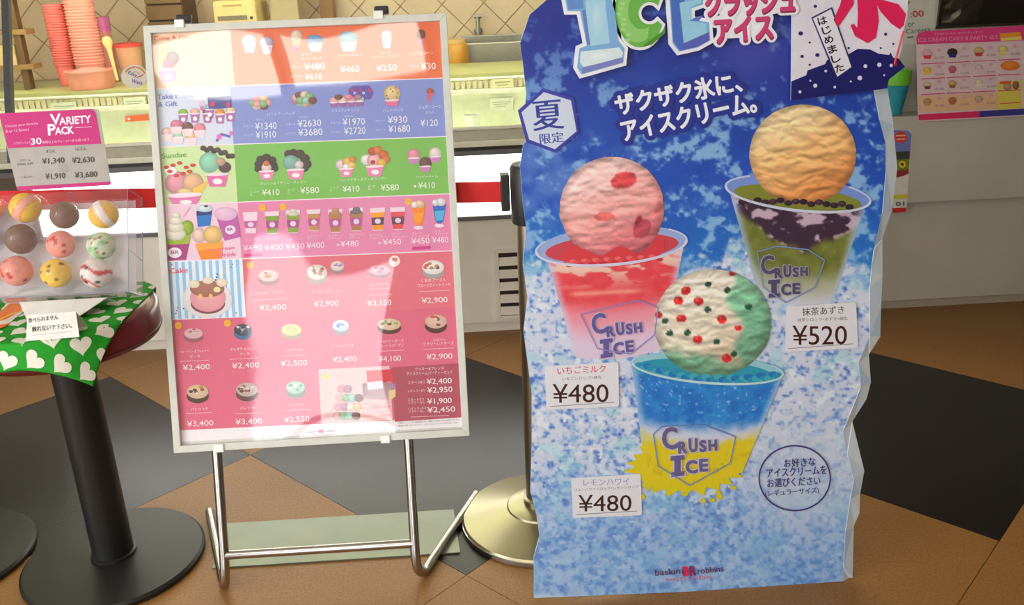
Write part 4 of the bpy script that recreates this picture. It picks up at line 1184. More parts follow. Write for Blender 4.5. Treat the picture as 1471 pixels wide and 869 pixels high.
def cluster(x, y, n, w, seed, par):
    pr = P(); rr = np.random.RandomState(seed)
    for k in range(n):
        a = 2 * math.pi * k / n
        scoop(pr, x + w * .62 * math.cos(a), y + w * .36 * math.sin(a), w * .36, w * .3, SC[(k + seed) % 8])
    for k in range(max(1, n // 3)):
        scoop(pr, x + w * (-.25 + .5 * k), y + .1 * w, w * .34, w * .3, SC[(k * 3 + seed) % 8])
    pr.build('printed_picture', INKM, par)
cluster(373, 147, 6, 17, 0, s2); cluster(435, 142, 9, 18, 3, s2)
pr = P()
pr.poly([(500, 128), (506, 123), (530, 122), (536, 132), (532, 142), (502, 142)], (104, 80, 170))
for k in range(7): pr.ell(505 + k * 4.2, 129 + (k % 3) * 4, 2.4, 2.2, [(206, 60, 90), (170, 190, 230), (90, 100, 200)][k % 3], n=8)
for k in range(4): scoop(pr, 479 + k * 12.5, 144 - k * .6, 6.5, 5, SC[(k * 2) % 8]); tub(pr, 479 + k * 12.5, 147 - k * .6, 12, 7, (160, 100, 160), badge=False)
for k in range(3): scoop(pr, 486 + k * 14, 139, 6, 4, SC[(k * 3 + 1) % 8])
pr.build('printed_picture', INKM, s2)
pr = P(); scoop(pr, 563, 134, 12, 12, (238, 210, 150)); 
for k in range(7): pr.ell(563 + 8 * math.cos(k * 2.4), 133 + 8 * math.sin(k * 1.7), 1.2, 1, (90, 60, 40), n=6)
tub(pr, 563, 144, 20, 8, (232, 110, 160), badge=False); pr.build('printed_picture', INKM, s2)
pr = P(); scoop(pr, 618, 131, 5.5, 5, (190, 96, 50)); pr.poly([(613, 134), (623, 133), (615, 147)], (226, 100, 120)); pr.build('printed_picture', INKM, s2)
pr = P()
for (s, x0, y0, x1, h) in (('バラエティパック', 383, 166, 423, 4.5), ('8コ入', 368, 173, 378, 3.4), ('12コ入', 430, 170, 442, 3.4), ('バラエティボックス', 476, 161, 516, 4.5), ('8コ入', 495, 168, 507, 3.4), ('ハンドパック', 550, 161, 579, 5), ('シュガーコーン', 601, 156, 634, 5), ('10コ入', 612, 162.5, 624, 3.6),
                          ('スモール', 349, 182.5, 363, 3.2), ('レギュラー', 349, 195.5, 364, 3.2), ('スモール', 410, 180, 424, 3.2), ('レギュラー', 411, 193, 426, 3.2), ('スモール', 474, 178, 489, 3.2), ('レギュラー', 475, 191, 490, 3.2), ('パイント', 539, 175, 553, 3.2), ('クォート', 540, 188, 554, 3.2)):
    pr.text(s, x0, y0, x1, y0 - .045 * (x1 - x0), h, (226, 230, 250))
for (s, x0, y0, x1) in (('¥1340', 366, 186, 397), ('¥1910', 367, 198.5, 396), ('¥2630', 427, 182, 461), ('¥3680', 428, 195, 463), ('¥1970', 492, 180, 524), ('¥2720', 494, 193, 525), ('¥930', 557, 177, 585), ('¥1680', 558, 190, 589), ('¥120', 604, 181.5, 629)):
    pr.text(s, x0, y0, x1, y0 - .045 * (x1 - x0), 10, (236, 240, 252), bold=.006)
pr.build('lettering', INKM, s2)

# ---- band 3: sundae, green
s3 = section([([(228.4, 211.5), (645.3, 196), (649, 277.5), (234, 294)], GRN), ([(228.4, 211.5), (335, 207.3), (340.5, 290), (234, 294)], (206, 228, 168))])
pr = P()
pr.text('Sundae', 231.5, 227.5, 267, 225, 7.5, (104, 176, 70), bold=.01)
scoop(pr, 300, 233, 15, 15, (150, 216, 186)); 
for k in range(9): scoop(pr, 291 + k * 5.2, 213.5 + .42 * max(0, k - 1) ** 1.7 + (1.6 if k % 2 else -1.2), 4.4, 3.8, (64, 50, 48) if k % 2 else (84, 66, 62))
scoop(pr, 322, 240, 9, 8, (90, 70, 66)); scoop(pr, 316, 232, 7, 6, (206, 170, 140)); tub(pr, 311, 251, 32, 17, (226, 110, 170))
pr.build('printed_picture', INKM, s3)
pr = P()
scoop(pr, 254, 263, 18, 17, (236, 160, 180)); scoop(pr, 276, 262, 15, 14, (240, 190, 150)); pr.poly([(266, 277), (300, 258), (286, 282)], (240, 196, 80)); scoop(pr, 265, 275, 12, 5, (246, 214, 150))
pr.ell(244, 245, 9, 5.5, (246, 240, 240)); 
for k in range(9): pr.ell(238 + (k % 5) * 9.5 + (k // 5) * 5, 240 - (k % 3) * 3 + (k // 5) * 12, 4, 2.6, (222, 70, 56), (190, 40, 40), n=10)
tub(pr, 264, 281, 50, 12, (226, 120, 178), badge=False); pr.ell(266, 290, 9, 3, (246, 240, 244))
pr.build('printed_picture', INKM, s3)
def sundae(x, y, w, tops, cup=(236, 130, 180), sp=None):
    pr = P()
    for (dx, dy, r, c) in tops: scoop(pr, x + dx * w, y + dy * w, r * w, r * w * .92, c)
    tub(pr, x, y + .22 * w, w * .78, w * .42, cup); pr.build('printed_picture', INKM, s3)
BR = (72, 52, 48)
sundae(382, 240, 28, [(-.4, -.15, .22, BR), (-.3, -.4, .22, BR), (.35, -.1, .22, BR), (.3, -.36, .22, BR), (0, -.48, .24, BR), (-.42, .08, .2, BR), (.42, .05, .2, BR), (0, .02, .26, (240, 214, 210)), (0, -.2, .16, (226, 110, 60))])
sundae(424, 237, 32, [(-.32, -.5, .2, BR), (-.1, -.55, .2, BR), (.2, -.5, .22, BR), (.42, -.3, .22, BR), (.5, -.05, .22, BR), (.4, .12, .2, BR), (-.22, -.12, .36, (140, 186, 180)), (.16, -.02, .2, (230, 214, 214))])
sundae(497, 237, 26, [(-.28, -.02, .32, (236, 214, 226)), (.1, -.15, .34, (236, 190, 90)), (.36, -.3, .2, (226, 140, 60)), (.3, .02, .24, (244, 206, 110)), (0, .1, .2, (250, 244, 240))])
sundae(538, 232, 33, [(-.36, -.08, .26, (244, 236, 238)), (0, -.05, .34, (240, 180, 196)), (-.1, -.45, .2, (206, 80, 50)), (.14, -.5, .2, (226, 130, 50)), (.38, -.3, .22, (222, 110, 60)), (.5, -.1, .18, (226, 120, 60)), (.3, .06, .22, (238, 190, 70)), (-.08, .02, .1, (206, 50, 60))])
for (x, y, c) in ((594, 222, (240, 150, 176)), (625, 220, (240, 226, 220)), (611, 234, (120, 84, 76))):
    pr = P(); scoop(pr, x, y, 9, 9, c); tub(pr, x, y + 5, 16, 8, (206, 130, 190), badge=False); pr.build('printed_picture', INKM, s3)
pr = P()
for (s, x0, y0, x1, h) in (('ガレット&ブラウニーサンデー', 373, 266, 440, 4.5), ('ベイクドチーズケーキサンデー', 488, 261, 556, 4.8), ('ハッピードール', 597, 256.5, 629, 4.8), ('シング\nル', 358, 281, 372, 7), ('ダブ\nル', 412, 278, 423, 7), ('シング\nル', 473, 275, 487, 7), ('ダブ\nル', 528, 273, 539, 7)):
    pr.text(s, x0, y0, x1, y0 - .045 * (x1 - x0), h, (226, 244, 214))
for (s, x0, y0, x1) in (('¥410', 376, 281, 401), ('¥580', 431, 278, 458), ('¥410', 492, 276, 516), ('¥580', 547, 274, 573), ('¥410', 601, 271, 625)):
    pr.text(s, x0, y0, x1, y0 - .045 * (x1 - x0), 9, (236, 248, 228), bold=.006)
pr.ell(596, 267.5, 1.8, 1.8, (236, 248, 228))
pr.build('lettering', INKM, s3)

# ---- band 4: drinks, pink
s4 = section([([(234.3, 295), (649.3, 278.4), (653, 359.5), (239.5, 375.5)], PNK), ([(234.3, 295), (340.5, 290.8), (346, 371.3), (239.5, 375.5)], (240, 206, 224))])
pr = P()
pr.poly([(237, 344), (273, 340), (266, 373), (241, 374.5)], (168, 60, 130)); pr.poly([(237, 338), (274, 330), (271, 350), (238, 352)], (160, 186, 60)); scoop(pr, 268, 327, 9, 11, (160, 190, 60))
for (dx, dy, r) in ((251, 336, 15), (250, 326, 13), (251, 317, 10), (252, 309, 6)): scoop(pr, dx, dy, r, r * .62, (238, 234, 214), .84)
pr.line([(262, 312), (272, 297)], 2.4, (240, 170, 206)); pr.ell(250, 363, 10, 7.5, (240, 236, 242)); pr.text('BR', 245, 365, 256, 364.5, 5, (190, 60, 130), bold=.03)
pr.build('printed_picture', INKM, s4)
pr = P(); pr.poly([(281, 303), (304, 301), (301, 324), (283, 326)], (36, 120, 200)); pr.poly([(281, 303), (304, 301), (303, 308), (281.5, 310)], (30, 50, 120)); pr.ell(293, 299.5, 12, 5, (230, 240, 244), (170, 200, 220)); pr.ell(295, 296, 3, 1.6, (60, 70, 60)); pr.build('printed_picture', INKM, s4)
pr = P(); pr.poly([(310, 312), (340, 305), (345, 340), (322, 346), (318, 336)], (190, 90, 170)); pr.ell(323, 307, 17, 10, (238, 200, 226), (220, 170, 206)); pr.ell(330, 330, 7.5, 6.5, (236, 226, 240)); pr.text('BR', 326, 332, 334, 331, 4.5, (170, 60, 130), bold=.03); pr.build('printed_picture', INKM, s4)
pr = P(); pr.poly([(279, 350), (319, 346), (318, 371.5), (288, 373)], (246, 136, 30)); pr.poly([(279, 350), (319, 346), (318.5, 356), (283, 360)], (250, 166, 60)); scoop(pr, 285, 338, 10, 11, (244, 210, 196)); scoop(pr, 305, 337, 14, 13, (246, 204, 130)); pr.build('printed_picture', INKM, s4)
pr = P(); pr.text('Ice Cream', 298, 360.5, 337, 358, 5, (232, 90, 150), bold=.012); pr.text('Drink', 313, 369.5, 338, 368, 6.5, (232, 90, 150), bold=.012); pr.build('lettering', INKM, s4)
DR = [(359, 305, 22, 30, (244, 214, 232), (196, 90, 160), None), (390, 304, 21, 32, (130, 160, 50), (176, 66, 140), None), (420, 302, 21, 33, (140, 166, 60), (176, 66, 140), (226, 226, 206)),
      (450, 301, 20, 31, (196, 140, 90), (190, 80, 150), None), (481, 301, 21, 33, (180, 126, 80), (190, 80, 150), (200, 150, 110)), (511, 299, 21, 33, (176, 122, 80), (190, 80, 150), (120, 110, 120)),
      (542, 299, 22, 32, (248, 156, 30), (96, 46, 80), None), (571, 298, 22, 32, (232, 76, 84), (110, 46, 84), None)]
for (x, y, w, h, liq, band, cr) in DR:
    pr = P(); drink(pr, x, y, w, h, liq, band, cr); pr.build('printed_picture', INKM, s4)
for (x, y, c1, c2, top) in ((601, 296, (246, 140, 30), (250, 160, 50), (246, 206, 160)), (631, 293, (40, 110, 200), (80, 180, 226), (230, 236, 236))):
    pr = P(); pr.poly([(x - 10, y), (x + 10, y - 1), (x + 6, y + 24), (x + 2, y + 28), (x - 2, y + 28), (x - 6, y + 24)], c1); pr.poly([(x - 7, y + 10), (x + 8, y + 9), (x + 5, y + 23), (x - 5, y + 24)], c2)
    scoop(pr, x + 2, y - 3, 7.5, 6, top); scoop(pr, x - 6, y - 2, 4.5, 5, (246, 240, 240)); pr.ell(x, y + 31, 7, 2.6, (238, 222, 236)); pr.build('printed_picture', INKM, s4)
pr = P()
for (x, y) in ((376.5, 298), (406, 297), (586.5, 289.5)): pr.ell(x, y, 5, 5, (244, 186, 40)); pr.text('NEW', x - 3.2, y + 1, x + 3.2, y + .7, 2.2, (226, 120, 40))
for k, (x0, x1, y0, s) in enumerate(((352, 370, 346, 'シェイク'), (380, 404, 344.5, '抹茶ブラスト'), (412, 434, 342, 'クリーム\n抹茶ブラスト'), (441, 462, 341, 'カプチーノ\nブラスト'), (471, 493, 340.5, 'カプチーノ\nクリーム'), (502, 524, 339, 'モカブラスト\nクリーム'), (530, 556, 339, 'マンゴー\nスムージー'), (562, 586, 338, 'ベリー\nスムージー'), (592, 617, 337, 'オレンジ\nクリームソーダ'), (624, 644, 334, 'ブルー\nフロート'))):
    pr.text(s, x0, y0 + (4 if '\n' in s else 0), x1, y0 - 1 + (4 if '\n' in s else 0), 7.5 if '\n' in s else 4, (248, 214, 232))
for (s, x0, y0, x1) in (('¥490', 349, 360.5, 376), ('¥400', 379, 360, 406), ('¥430', 410, 358.5, 437), ('¥400', 440, 357, 466), ('¥480', 489, 354.5, 515), ('¥450', 550, 352, 576), ('¥450', 591, 350.5, 617), ('¥480', 621, 349, 644)):
    pr.text(s, x0, y0, x1, y0 - .045 * (x1 - x0), 8.6, (252, 232, 244), bold=.006)
pr.ell(485, 351.5, 1.6, 1.6, (252, 232, 244)); pr.ell(545, 349, 1.6, 1.6, (252, 232, 244))
pr.poly([(350, 369), (350, 365), (376, 363.5), (376, 367.5)], (226, 60, 140)); pr.poly([(592, 359), (592, 354.5), (618, 353), (618, 357.5)], (214, 50, 140))
pr.build('lettering', INKM, s4)

# ---- band 5: cakes, red-pink
s5 = section([([(239.8, 376.6), (653.2, 360.4), (664, 600), (257, 618.7)], (222, 100, 130)), ([(352.5, 455), (348, 371.8), (653.2, 360.4), (657, 441)], (226, 110, 128)), ([(567, 606.5), (562, 528), (660.5, 522), (664, 600)], (178, 72, 92))])
# striped picture with the big cake
cx0 = 240.2
def lerp(a, b, t): return a + (b - a) * t
pr = P()
TLc, TRc, BRc, BLc = np.array([240, 376.6]), np.array([347.5, 372.3]), np.array([352.3, 455]), np.array([245.5, 459])
def cq(a, b): return lerp(lerp(TLc, TRc, a), lerp(BLc, BRc, a), b)
pr.poly([TLc, TRc, BRc, BLc], (232, 242, 250))
for k in range(11):
    a = k / 11.; pr.poly([cq(a, 0), cq(a + .045, 0), cq(a + .045, 1), cq(a, 1)], (150, 200, 240))
for k in range(26):
    a, b = (k * .377) % 1 * .9 + .05, (k * .618) % 1 * .9 + .05
    q = cq(a, b); pr.ell(q[0], q[1], 1.3, 1.2, [(226, 90, 80), (90, 170, 90), (240, 190, 70), (90, 60, 60)][k % 4], n=8)
pr.build('printed_picture', INKM, s5)
pr = Print(mp_, -.0038)
pr.ell(297, 430, 36, 27, (244, 240, 240), (226, 222, 226)); pr.ell(298, 436, 25, 15, (150, 76, 72), (120, 60, 60)); pr.ell(298, 428, 26, 20, (240, 172, 182), (226, 150, 164)); pr.ell(297, 415, 25, 12, (176, 118, 96), (156, 100, 84))
pr.ell(278, 408, 8, 6, (244, 232, 210), (226, 206, 180)); pr.ell(318, 406, 8, 6, (244, 232, 210), (226, 206, 180)); pr.ell(298, 403, 8, 5, (244, 232, 210), (226, 206, 180))
pr.ell(287, 426, 3, 4.2, (240, 190, 120)); pr.ell(302, 426, 3, 4.2, (240, 190, 120)); pr.ell(311, 416, 5, 4, (240, 226, 170))
pr.text('Cake', 243, 393, 269, 391.5, 7.5, (226, 80, 120), bold=.012)
pr.build('printed_picture', INKM, s5)
CK = [(385, 396, 15, 11, (240, 200, 190), (214, 130, 130), [(170, 110, 90), (244, 230, 200), (240, 190, 130)]), (455, 391, 15, 14, (246, 230, 220), (236, 200, 190), [(214, 150, 120), (190, 120, 90), (250, 246, 240)]),
      (484, 382, 10, 9, (246, 226, 226), (226, 190, 200), [(230, 170, 190), (130, 170, 214)]), (545, 388, 16, 9, (246, 190, 204), (232, 170, 190), [(236, 120, 150), (250, 226, 232)]), (622, 384, 16, 13, (246, 244, 240), (226, 222, 224), [(214, 140, 50), (90, 80, 110), (226, 90, 80), (246, 244, 240)]),
      (277, 479, 14, 10, (244, 196, 206), (226, 130, 156), [(240, 226, 230), (226, 110, 140)]), (348, 474, 13, 11, (60, 56, 70), (90, 150, 206), [(50, 46, 60), (130, 150, 180), (226, 230, 240)]), (418, 474, 15, 11, (246, 226, 150), (240, 206, 170), [(250, 236, 180), (240, 210, 110)]),
      (489, 468, 12, 11, (214, 226, 240), (226, 200, 214), [(120, 170, 220), (244, 240, 246)]), (559, 466, 17, 11, (232, 206, 170), (120, 66, 50), [(170, 190, 90), (120, 70, 50), (240, 226, 210)]), (626, 462, 16, 13, (232, 190, 170), (110, 56, 44), [(222, 90, 60), (240, 220, 210), (150, 90, 60)]),
      (283, 563, 16, 13, (226, 196, 160), (110, 66, 50), [(60, 46, 44), (226, 150, 60), (150, 80, 60), (240, 220, 200)]), (354, 560, 16, 13, (206, 186, 180), (130, 84, 76), [(90, 66, 66), (236, 226, 226), (170, 110, 100)]), (424, 557, 14, 12, (190, 220, 200), (170, 190, 180), [(110, 190, 160), (236, 240, 236)])]
for (x, y, rx, ry, top, side, deco) in CK:
    pr = P(); gem(pr, x, y, rx, ry, top, side, deco); pr.build('printed_picture', INKM, s5)
# party set picture
pr = P()
pr.poly([(461, 608.8), (457, 531), (559, 525.8), (564, 604)], (236, 190, 190))
for k in range(5): pr.line([(520, 575 + k * 6), (562, 572.5 + k * 6)], .7, (226, 150, 160))
for k in range(14): scoop(pr, 484 + (k % 4) * 9 + (k // 4) * 2, 598 - (k // 4) * 13, 6.5, 6, SC[(k * 3) % 8])
pr.ell(468, 541, 4.5, 4.5, (244, 206, 60))
pr.text('Party', 535, 590, 560, 588, 7, (206, 120, 130), shear=.2); pr.text('Set', 546, 600, 561, 599, 7, (206, 120, 130), shear=.2)
pr.build('printed_picture', INKM, s5)
pr = P(); pr.poly([(521, 572), (520, 551), (549, 548), (568, 552), (568, 570), (559, 576)], (170, 130, 180)); pr.poly([(527, 549), (526, 533), (563, 530.5), (566, 547), (549, 551)], (214, 50, 66)); pr.poly([(528, 561), (527, 550), (549, 547), (550, 558)], (226, 214, 230)); pr.poly([(559, 576), (558, 562), (568, 559), (568, 570)], (230, 206, 140)); pr.build('printed_picture', INKM, s5)
pr = P()
for (x, y) in ((358.5, 381), (255, 468), (326, 464.5)): pr.ell(x, y, 5, 5, (244, 186, 40)); pr.text('NEW', x - 3.2, y + 1, x + 3.2, y + .7, 2.2, (226, 120, 40))
pr.ell(566.5, 375, 8, 8, (244, 232, 226)); pr.ell(566.5, 373, 4, 3, (206, 90, 80))
for (s, x0, y0, x1, h) in (('ワンダフル!', 359, 424, 385, 5), ('カップケーキ', 390, 422, 408, 5), ('プリティ', 470, 416, 476, 3), ('アイスクリームデコレーション', 446, 422, 492, 4.5), ('ドレスアップ', 531, 412, 557, 5), ('ミニーケーキ', 531, 418, 559, 4.6), ('くまのプーさん', 605, 405.5, 641, 5), ('フルーツスイートケーキ', 600, 413, 647, 5),
                          ('ベリーベリーダブルベリー', 257, 508, 299, 4.5), ('ケーキ', 272, 514.5, 287, 4), ('オレオチョコレート', 330, 504.5, 371, 4.5), ('ケーキ', 344, 511, 358, 4), ('レモンケーキ', 408, 506, 434, 4.5), ('アイスケーキ', 476, 500, 508, 4.5), ('ストロベリーチーズ', 541, 493.5, 580, 4.8), ('スウィートガーデン', 541, 500, 580, 4.8), ('ストロベリー', 622, 491, 640, 4.2), ('フラワーレアチーズ', 608, 497, 652, 4.8),
                          ('パレット5', 273, 590.5, 297, 4.5), ('パレット6', 344, 589, 367, 4.5), ('パレット4', 414, 584.5, 437, 4.5), ('クッキー&フレンズ', 596, 533, 638, 5), ('アイスクリームパーティーセット', 584, 540, 650, 5)):
    pr.text(s, x0, y0, x1, y0 - .045 * (x1 - x0), h, (252, 230, 236))
for (x0, y0, x1) in ((362, 431.5, 416), (528, 424, 563), (602, 419, 646), (257, 519.5, 300), (329, 516.5, 372), (403, 512, 440), (540, 505, 581), (608, 502, 652), (266, 594.5, 304), (337, 595, 376), (408, 590, 446), (590, 599.5, 645)):
    pr.line([(x0, y0), (x1, y0 - .045 * (x1 - x0))], .7, (246, 200, 212))
for (s, x0, y0, x1) in (('¥2,400', 372, 447.5, 411), ('¥2,900', 451, 442, 486), ('¥3,150', 528, 441, 562), ('¥2,900', 606, 437, 643), ('¥2,400', 262, 533.5, 301), ('¥2,400', 333, 531, 372), ('¥2,500', 403, 527.5, 441), ('¥2,400', 478, 522, 512), ('¥4,100', 544, 521, 576), ('¥2,900', 613, 518, 650),
                        ('¥3,400', 268, 614.5, 306), ('¥3,400', 338, 611.5, 376), ('¥2,550', 408, 608.5, 444), ('¥2,400', 613, 553.5, 649), ('¥2,950', 614, 566, 650), ('¥1,900', 614, 582, 649), ('¥2,450', 614, 594.5, 654)):
    pr.text(s, x0, y0, x1, y0 - .045 * (x1 - x0), 9.2, (252, 236, 240), bold=.006)
for (s, x0, y0, x1, h) in (('スモール8コ', 586, 552, 610, 4), ('レギュラー8コ', 586, 564, 610, 4), ('スモール8コ\nフラワーなし', 586, 581, 611, 8), ('レギュラー8コ\nフラワーなし', 587, 593.5, 612, 8)):
    pr.text(s, x0, y0, x1, y0 - .045 * (x1 - x0), h, (246, 214, 222))
pr.build('lettering', INKM, s5)
# rules between the bands and the small print at the foot
pr = P()
for (a, b) in (((222.6, 127.2), (640.6, 111.4)), ((228.2, 211), (645.2, 195.5)), ((234.2, 294.5), (649.2, 278)), ((239.6, 376), (653.1, 360)), ((245.5, 459.2), (352.4, 455.2))): pr.line([a, b], 1.3, (248, 236, 240))
pr.build('white_rules', INKM, menu)
pr = P()
pr.text('baskin', 440, 622.5, 456, 621.7, 3, (130, 90, 120)); pr.text('BR', 457.5, 622.5, 465, 622.2, 4.6, (220, 60, 120), bold=.04); pr.text('robbins', 466.5, 621.3, 482, 620.4, 3, (130, 90, 120)); pr.text('サーティワンアイスクリーム', 447, 627, 477, 625.6, 2.4, (206, 110, 140))
pr.text('※写真はイメージです。価格は税込です。店舗により取扱いのない商品がございます。', 571, 609.5, 661, 604.2, 2.6, (110, 104, 110)); pr.text('※数量には限りがございます。くわしくはスタッフまでおたずねください。', 571, 613.5, 661, 608.4, 2.4, (110, 104, 110))
pr.build('lettering', INKM, menu)
# clear cover sheet, slightly wavy as plastic film is
nu, nv = 80, 110
uu, vv = np.meshgrid(np.linspace(u0 + FW - .002, u1 - FW + .002, nu), np.linspace(v0 + FW - .002, v1 - FW + .002, nv))
su_, sv_ = (uu - u0) / (u1 - u0), (vv - v0) / (v1 - v0)
wv = .0021 * np.sin(8.2 * su_ + 1.9 * np.sin(5.0 * sv_ + .5)) * np.sin(math.pi * su_) + .0012 * np.sin(9.0 * sv_ + 3.5 * su_) * np.sin(math.pi * sv_) + .0009 * (fbm(su_ * 3, sv_ * 4, 2, 2) - .5)
Pc = mp_.world(uu, vv, 0.0) + (wv + .0022)[..., None] * mp_.n
grid_object('cover_sheet', Pc, np.full(Pc.shape, 255.), clear_mat('cover_film', rough=.03, ior=1.5, gain=1.45, milk=.0), menu)
# legs
M_chrome = mat('chrome_tube', (176, 174, 172), .22, 1.0, vary=.04, scale=20)
TRR = .0112
zb = .10
def leg(px_top, px_bend, rear):
    """tube: down the back of the board, out below it, bent at the floor and back along the floor"""
    u, v = mp_.hit([px_top[0]], [px_top[1]]); uu_ = u[0]
    Pts = []
    for vv_ in np.linspace(v1 - .25, .10, 8): Pts.append(mp_.world(uu_, vv_, -.013 - TRR))
    Pts = [np.array(p) for p in Pts]
    end = np.array([rear[0], rear[1], TRR + .0006])
    a = Pts[-1]
    b = np.array([a[0] + (px_bend - a[0]) * .6, a[1] - .035, TRR + .0006])
    d1 = (a - Pts[-2]); d1 /= np.linalg.norm(d1)
    c0 = a; c1 = a + d1 * .105
    ground = end - c1; ground[2] = 0
    g0 = np.array([c1[0], c1[1], TRR + .0006]) + ground * .16
    for t in np.linspace(.12, 1, 9):
        Pts.append((1 - t) ** 2 * c0 + 2 * t * (1 - t) * np.array([c1[0], c1[1], TRR + .0006]) + t * t * g0)
    for t in np.linspace(.15, 1, 6): Pts.append(g0 + (end - g0) * t)
    MB().tube(np.array(Pts), TRR, 18).build('leg', M_chrome, menu, smooth=60)
    return uu_
eR = on_z(684, 710, .011); eL = on_z(301, 735, .011)
uR = leg((586, 640), 0, (eR[0], eR[1])); uL = leg((307, 650), 0, (eL[0], eL[1]))
ub, vb = mp_.hit([322, 583], [803, 785]); vbar = float(vb.mean())
MB().tube([mp_.world(uL, vbar, -.013 - TRR), mp_.world(uR, vbar, -.013 - TRR)], .0105, 18).build('crossbar', M_chrome, menu, smooth=60)
qa, qb, qc, qd = on_z(318, 813, .004), on_z(640, 796, .004), on_z(668, 731, .004), on_z(312, 752, .004)
yb0, yb1 = (qa[1] + qb[1]) / 2, (qc[1] + qd[1]) / 2
MB().slab([(qa[0] - .02, yb0, .004), (qb[0] + .035, yb0, .004), (qc[0] - .03, yb1, .004), (qd[0] + .01, yb1, .004)], (0, 0, -.0036)).build('base_plate', mat('plate_zinc', (122, 128, 116), .3, .5, scale=10), menu)

# ------------------------------------------------------------------ tall cardboard standee
SYP = 1.68
sp = Plane((.45, SYP, 0), (1, 0, 0), (0, 0, 1)); sp.lift_k = .5
st = empty('cardboard_standee', (.45, SYP + .05, 0), 'tall blue cardboard standee advertising crushed ice cups with wavy cut edges', 'standee')
TOPY = -95      # the sheet goes on above the picture
Ledge = np.array([(838, TOPY), (815, -60), (795, -15), (785, 0), (761, 21), (747, 62), (751, 90), (756, 134), (754, 160), (756, 203), (752, 207), (747, 238), (751, 290), (756, 328), (751, 380), (758, 428), (752, 477), (758, 521), (764, 567), (764, 638), (762, 707), (771, 741), (775, 772), (767, 800), (767, 859)], float)
Redge = np.array([(1190, TOPY), (1216, -60), (1230, 0), (1245, 60), (1255, 130), (1263, 172), (1272, 206), (1272, 248), (1267, 306), (1255, 358), (1251, 389), (1249, 414), (1249, 483), (1233, 523), (1236, 556), (1211, 618), (1217, 652), (1226, 690), (1221, 717), (1214, 763), (1211, 815), (1211, 841)], float)
Outer = np.array([(1214, TOPY), (1236, -60), (1252, 0), (1264, 60), (1274, 127), (1283, 179), (1289, 241), (1281, 303), (1267, 344), (1267, 396), (1265, 440), (1264, 483), (1248, 508), (1251, 549), (1245, 573), (1224, 606), (1241, 676), (1235, 709), (1234, 737), (1226, 755), (1224, 832), (1218, 840)], float)
def edge(A): return lambda y: np.interp(y, A[:, 1], A[:, 0])
lf, rf = edge(Ledge), edge(Redge)
SINK = print_mat('standee_gloss', .38, .5, coat=.35, bump=.06, bscale=5.0)
def tilt_y(x, y): return y - .044 * (x - 980)      # the bottom edge rises to the right in the photo

def ice_bg(x, y):
    n1 = fbm(x / 40, y / 40, 1, 5); n2 = fbm(x / 13, y / 12, 5, 4); n3 = fbm(x / 6, y / 5, 9, 3); n4 = fbm(x / 90, y / 90, 12, 3)
    # upper part: deep blue sky of ice with frosty specks
    up = mixc((22, 42, 140), (34, 84, 190), sstep(-40, 300, y + 120 * (n4 - .5)))
    up = mixc(up, (36, 120, 208), sstep(240, 400, y + 90 * (n1 - .5)))
    up = mixc(up, (70, 168, 200), sstep(340, 420, y) * sstep(860, 760, x) * .9)
    speck = sstep(.54, .66, .45 * n1 + .4 * n2 + .15 * n3 + .06 * sstep(60, 330, y)) * (.4 + .6 * sstep(20, 220, y))
    up = mixc(up, (150, 198, 236), speck * .85)
    up = mixc(up, (126, 160, 226), .5 * sstep(.5, .72, fbm(x / 60, y / 50, 23, 4)) * sstep(90, 170, y) * sstep(1060, 960, x))
    # lower part: heap of crushed ice
    lowc = mixc((196, 208, 236), (226, 230, 244), n1)
    lowc = mixc(lowc, (110, 162, 226), .82 * sstep(.46, .66, .45 * n2 + .55 * n3 + .10 * sstep(560, 800, y) + .03 * (n4 - .5)))
    lowc = mixc(lowc, (70, 100, 196), .8 * sstep(.60, .74, .3 * n2 + .7 * n3 + .06 * sstep(560, 800, y)))
    lowc = mixc(lowc, (224, 236, 248), sstep(.62, .74, fbm(x / 11, y / 9, 15, 3)))
    lowc = mixc(lowc, (150, 214, 228), .45 * sstep(.6, .7, fbm(x / 30, y / 26, 19, 3)))
    lowc = mixc(lowc, (120, 170, 226), .55 * sstep(640, 790, y))
    lowc = mixc(lowc, (200, 212, 234), .72 * np.exp(-(((x - 1150) / 85) ** 2 + ((y - 675) / 85) ** 2) ** 2))
    line = 400 + 26 * np.sin(x / 47.) - 34 * sstep(860, 1000, x) + 70 * (n2 - .5)
    c = mixc(up, lowc, sstep(-14, 14, y - line))
    # violet haze round the flag at the upper right
    c = mixc(c, (120, 104, 200), .4 * np.exp(-(((x - 1080) / 60) ** 2 + ((y - 70) / 50) ** 2)))
    c = mixc(c, (206, 222, 240), sstep(9, 3, tilt_y(767, 860) - tilt_y(x, y)) * .7)
    return c
ny = 560
# rows follow the slanted bottom edge: t from top to bottom
tt = np.linspace(0, 1, ny); nx = 330
yl = TOPY + (859 - TOPY) * tt; yr = TOPY + (841 - TOPY) * tt
Lx = lf(yl); Rx = rf(yr)
s_ = np.linspace(0, 1, nx)
Xg = Lx[:, None] * (1 - s_) + Rx[:, None] * s_; Yg = yl[:, None] * (1 - s_) + yr[:, None] * s_
u, v = sp.hit(Xg, Yg)
front = grid_object('front_sheet', sp.world(u, np.maximum(v, .002), 0), ice_bg(Xg, Yg), SINK, st)
# card board body behind the printed sheet
pl = np.vstack([Ledge[::-1], np.array([(838, TOPY)])[:0], Redge])
u, v = sp.hit(pl[:, 0], pl[:, 1])
bodyp = sp.world(u, np.maximum(v, .002), -.0008)
MB().slab(bodyp, (0, .005, 0)).build('backing_board', mat('white_card', (206, 218, 230), .6), st)
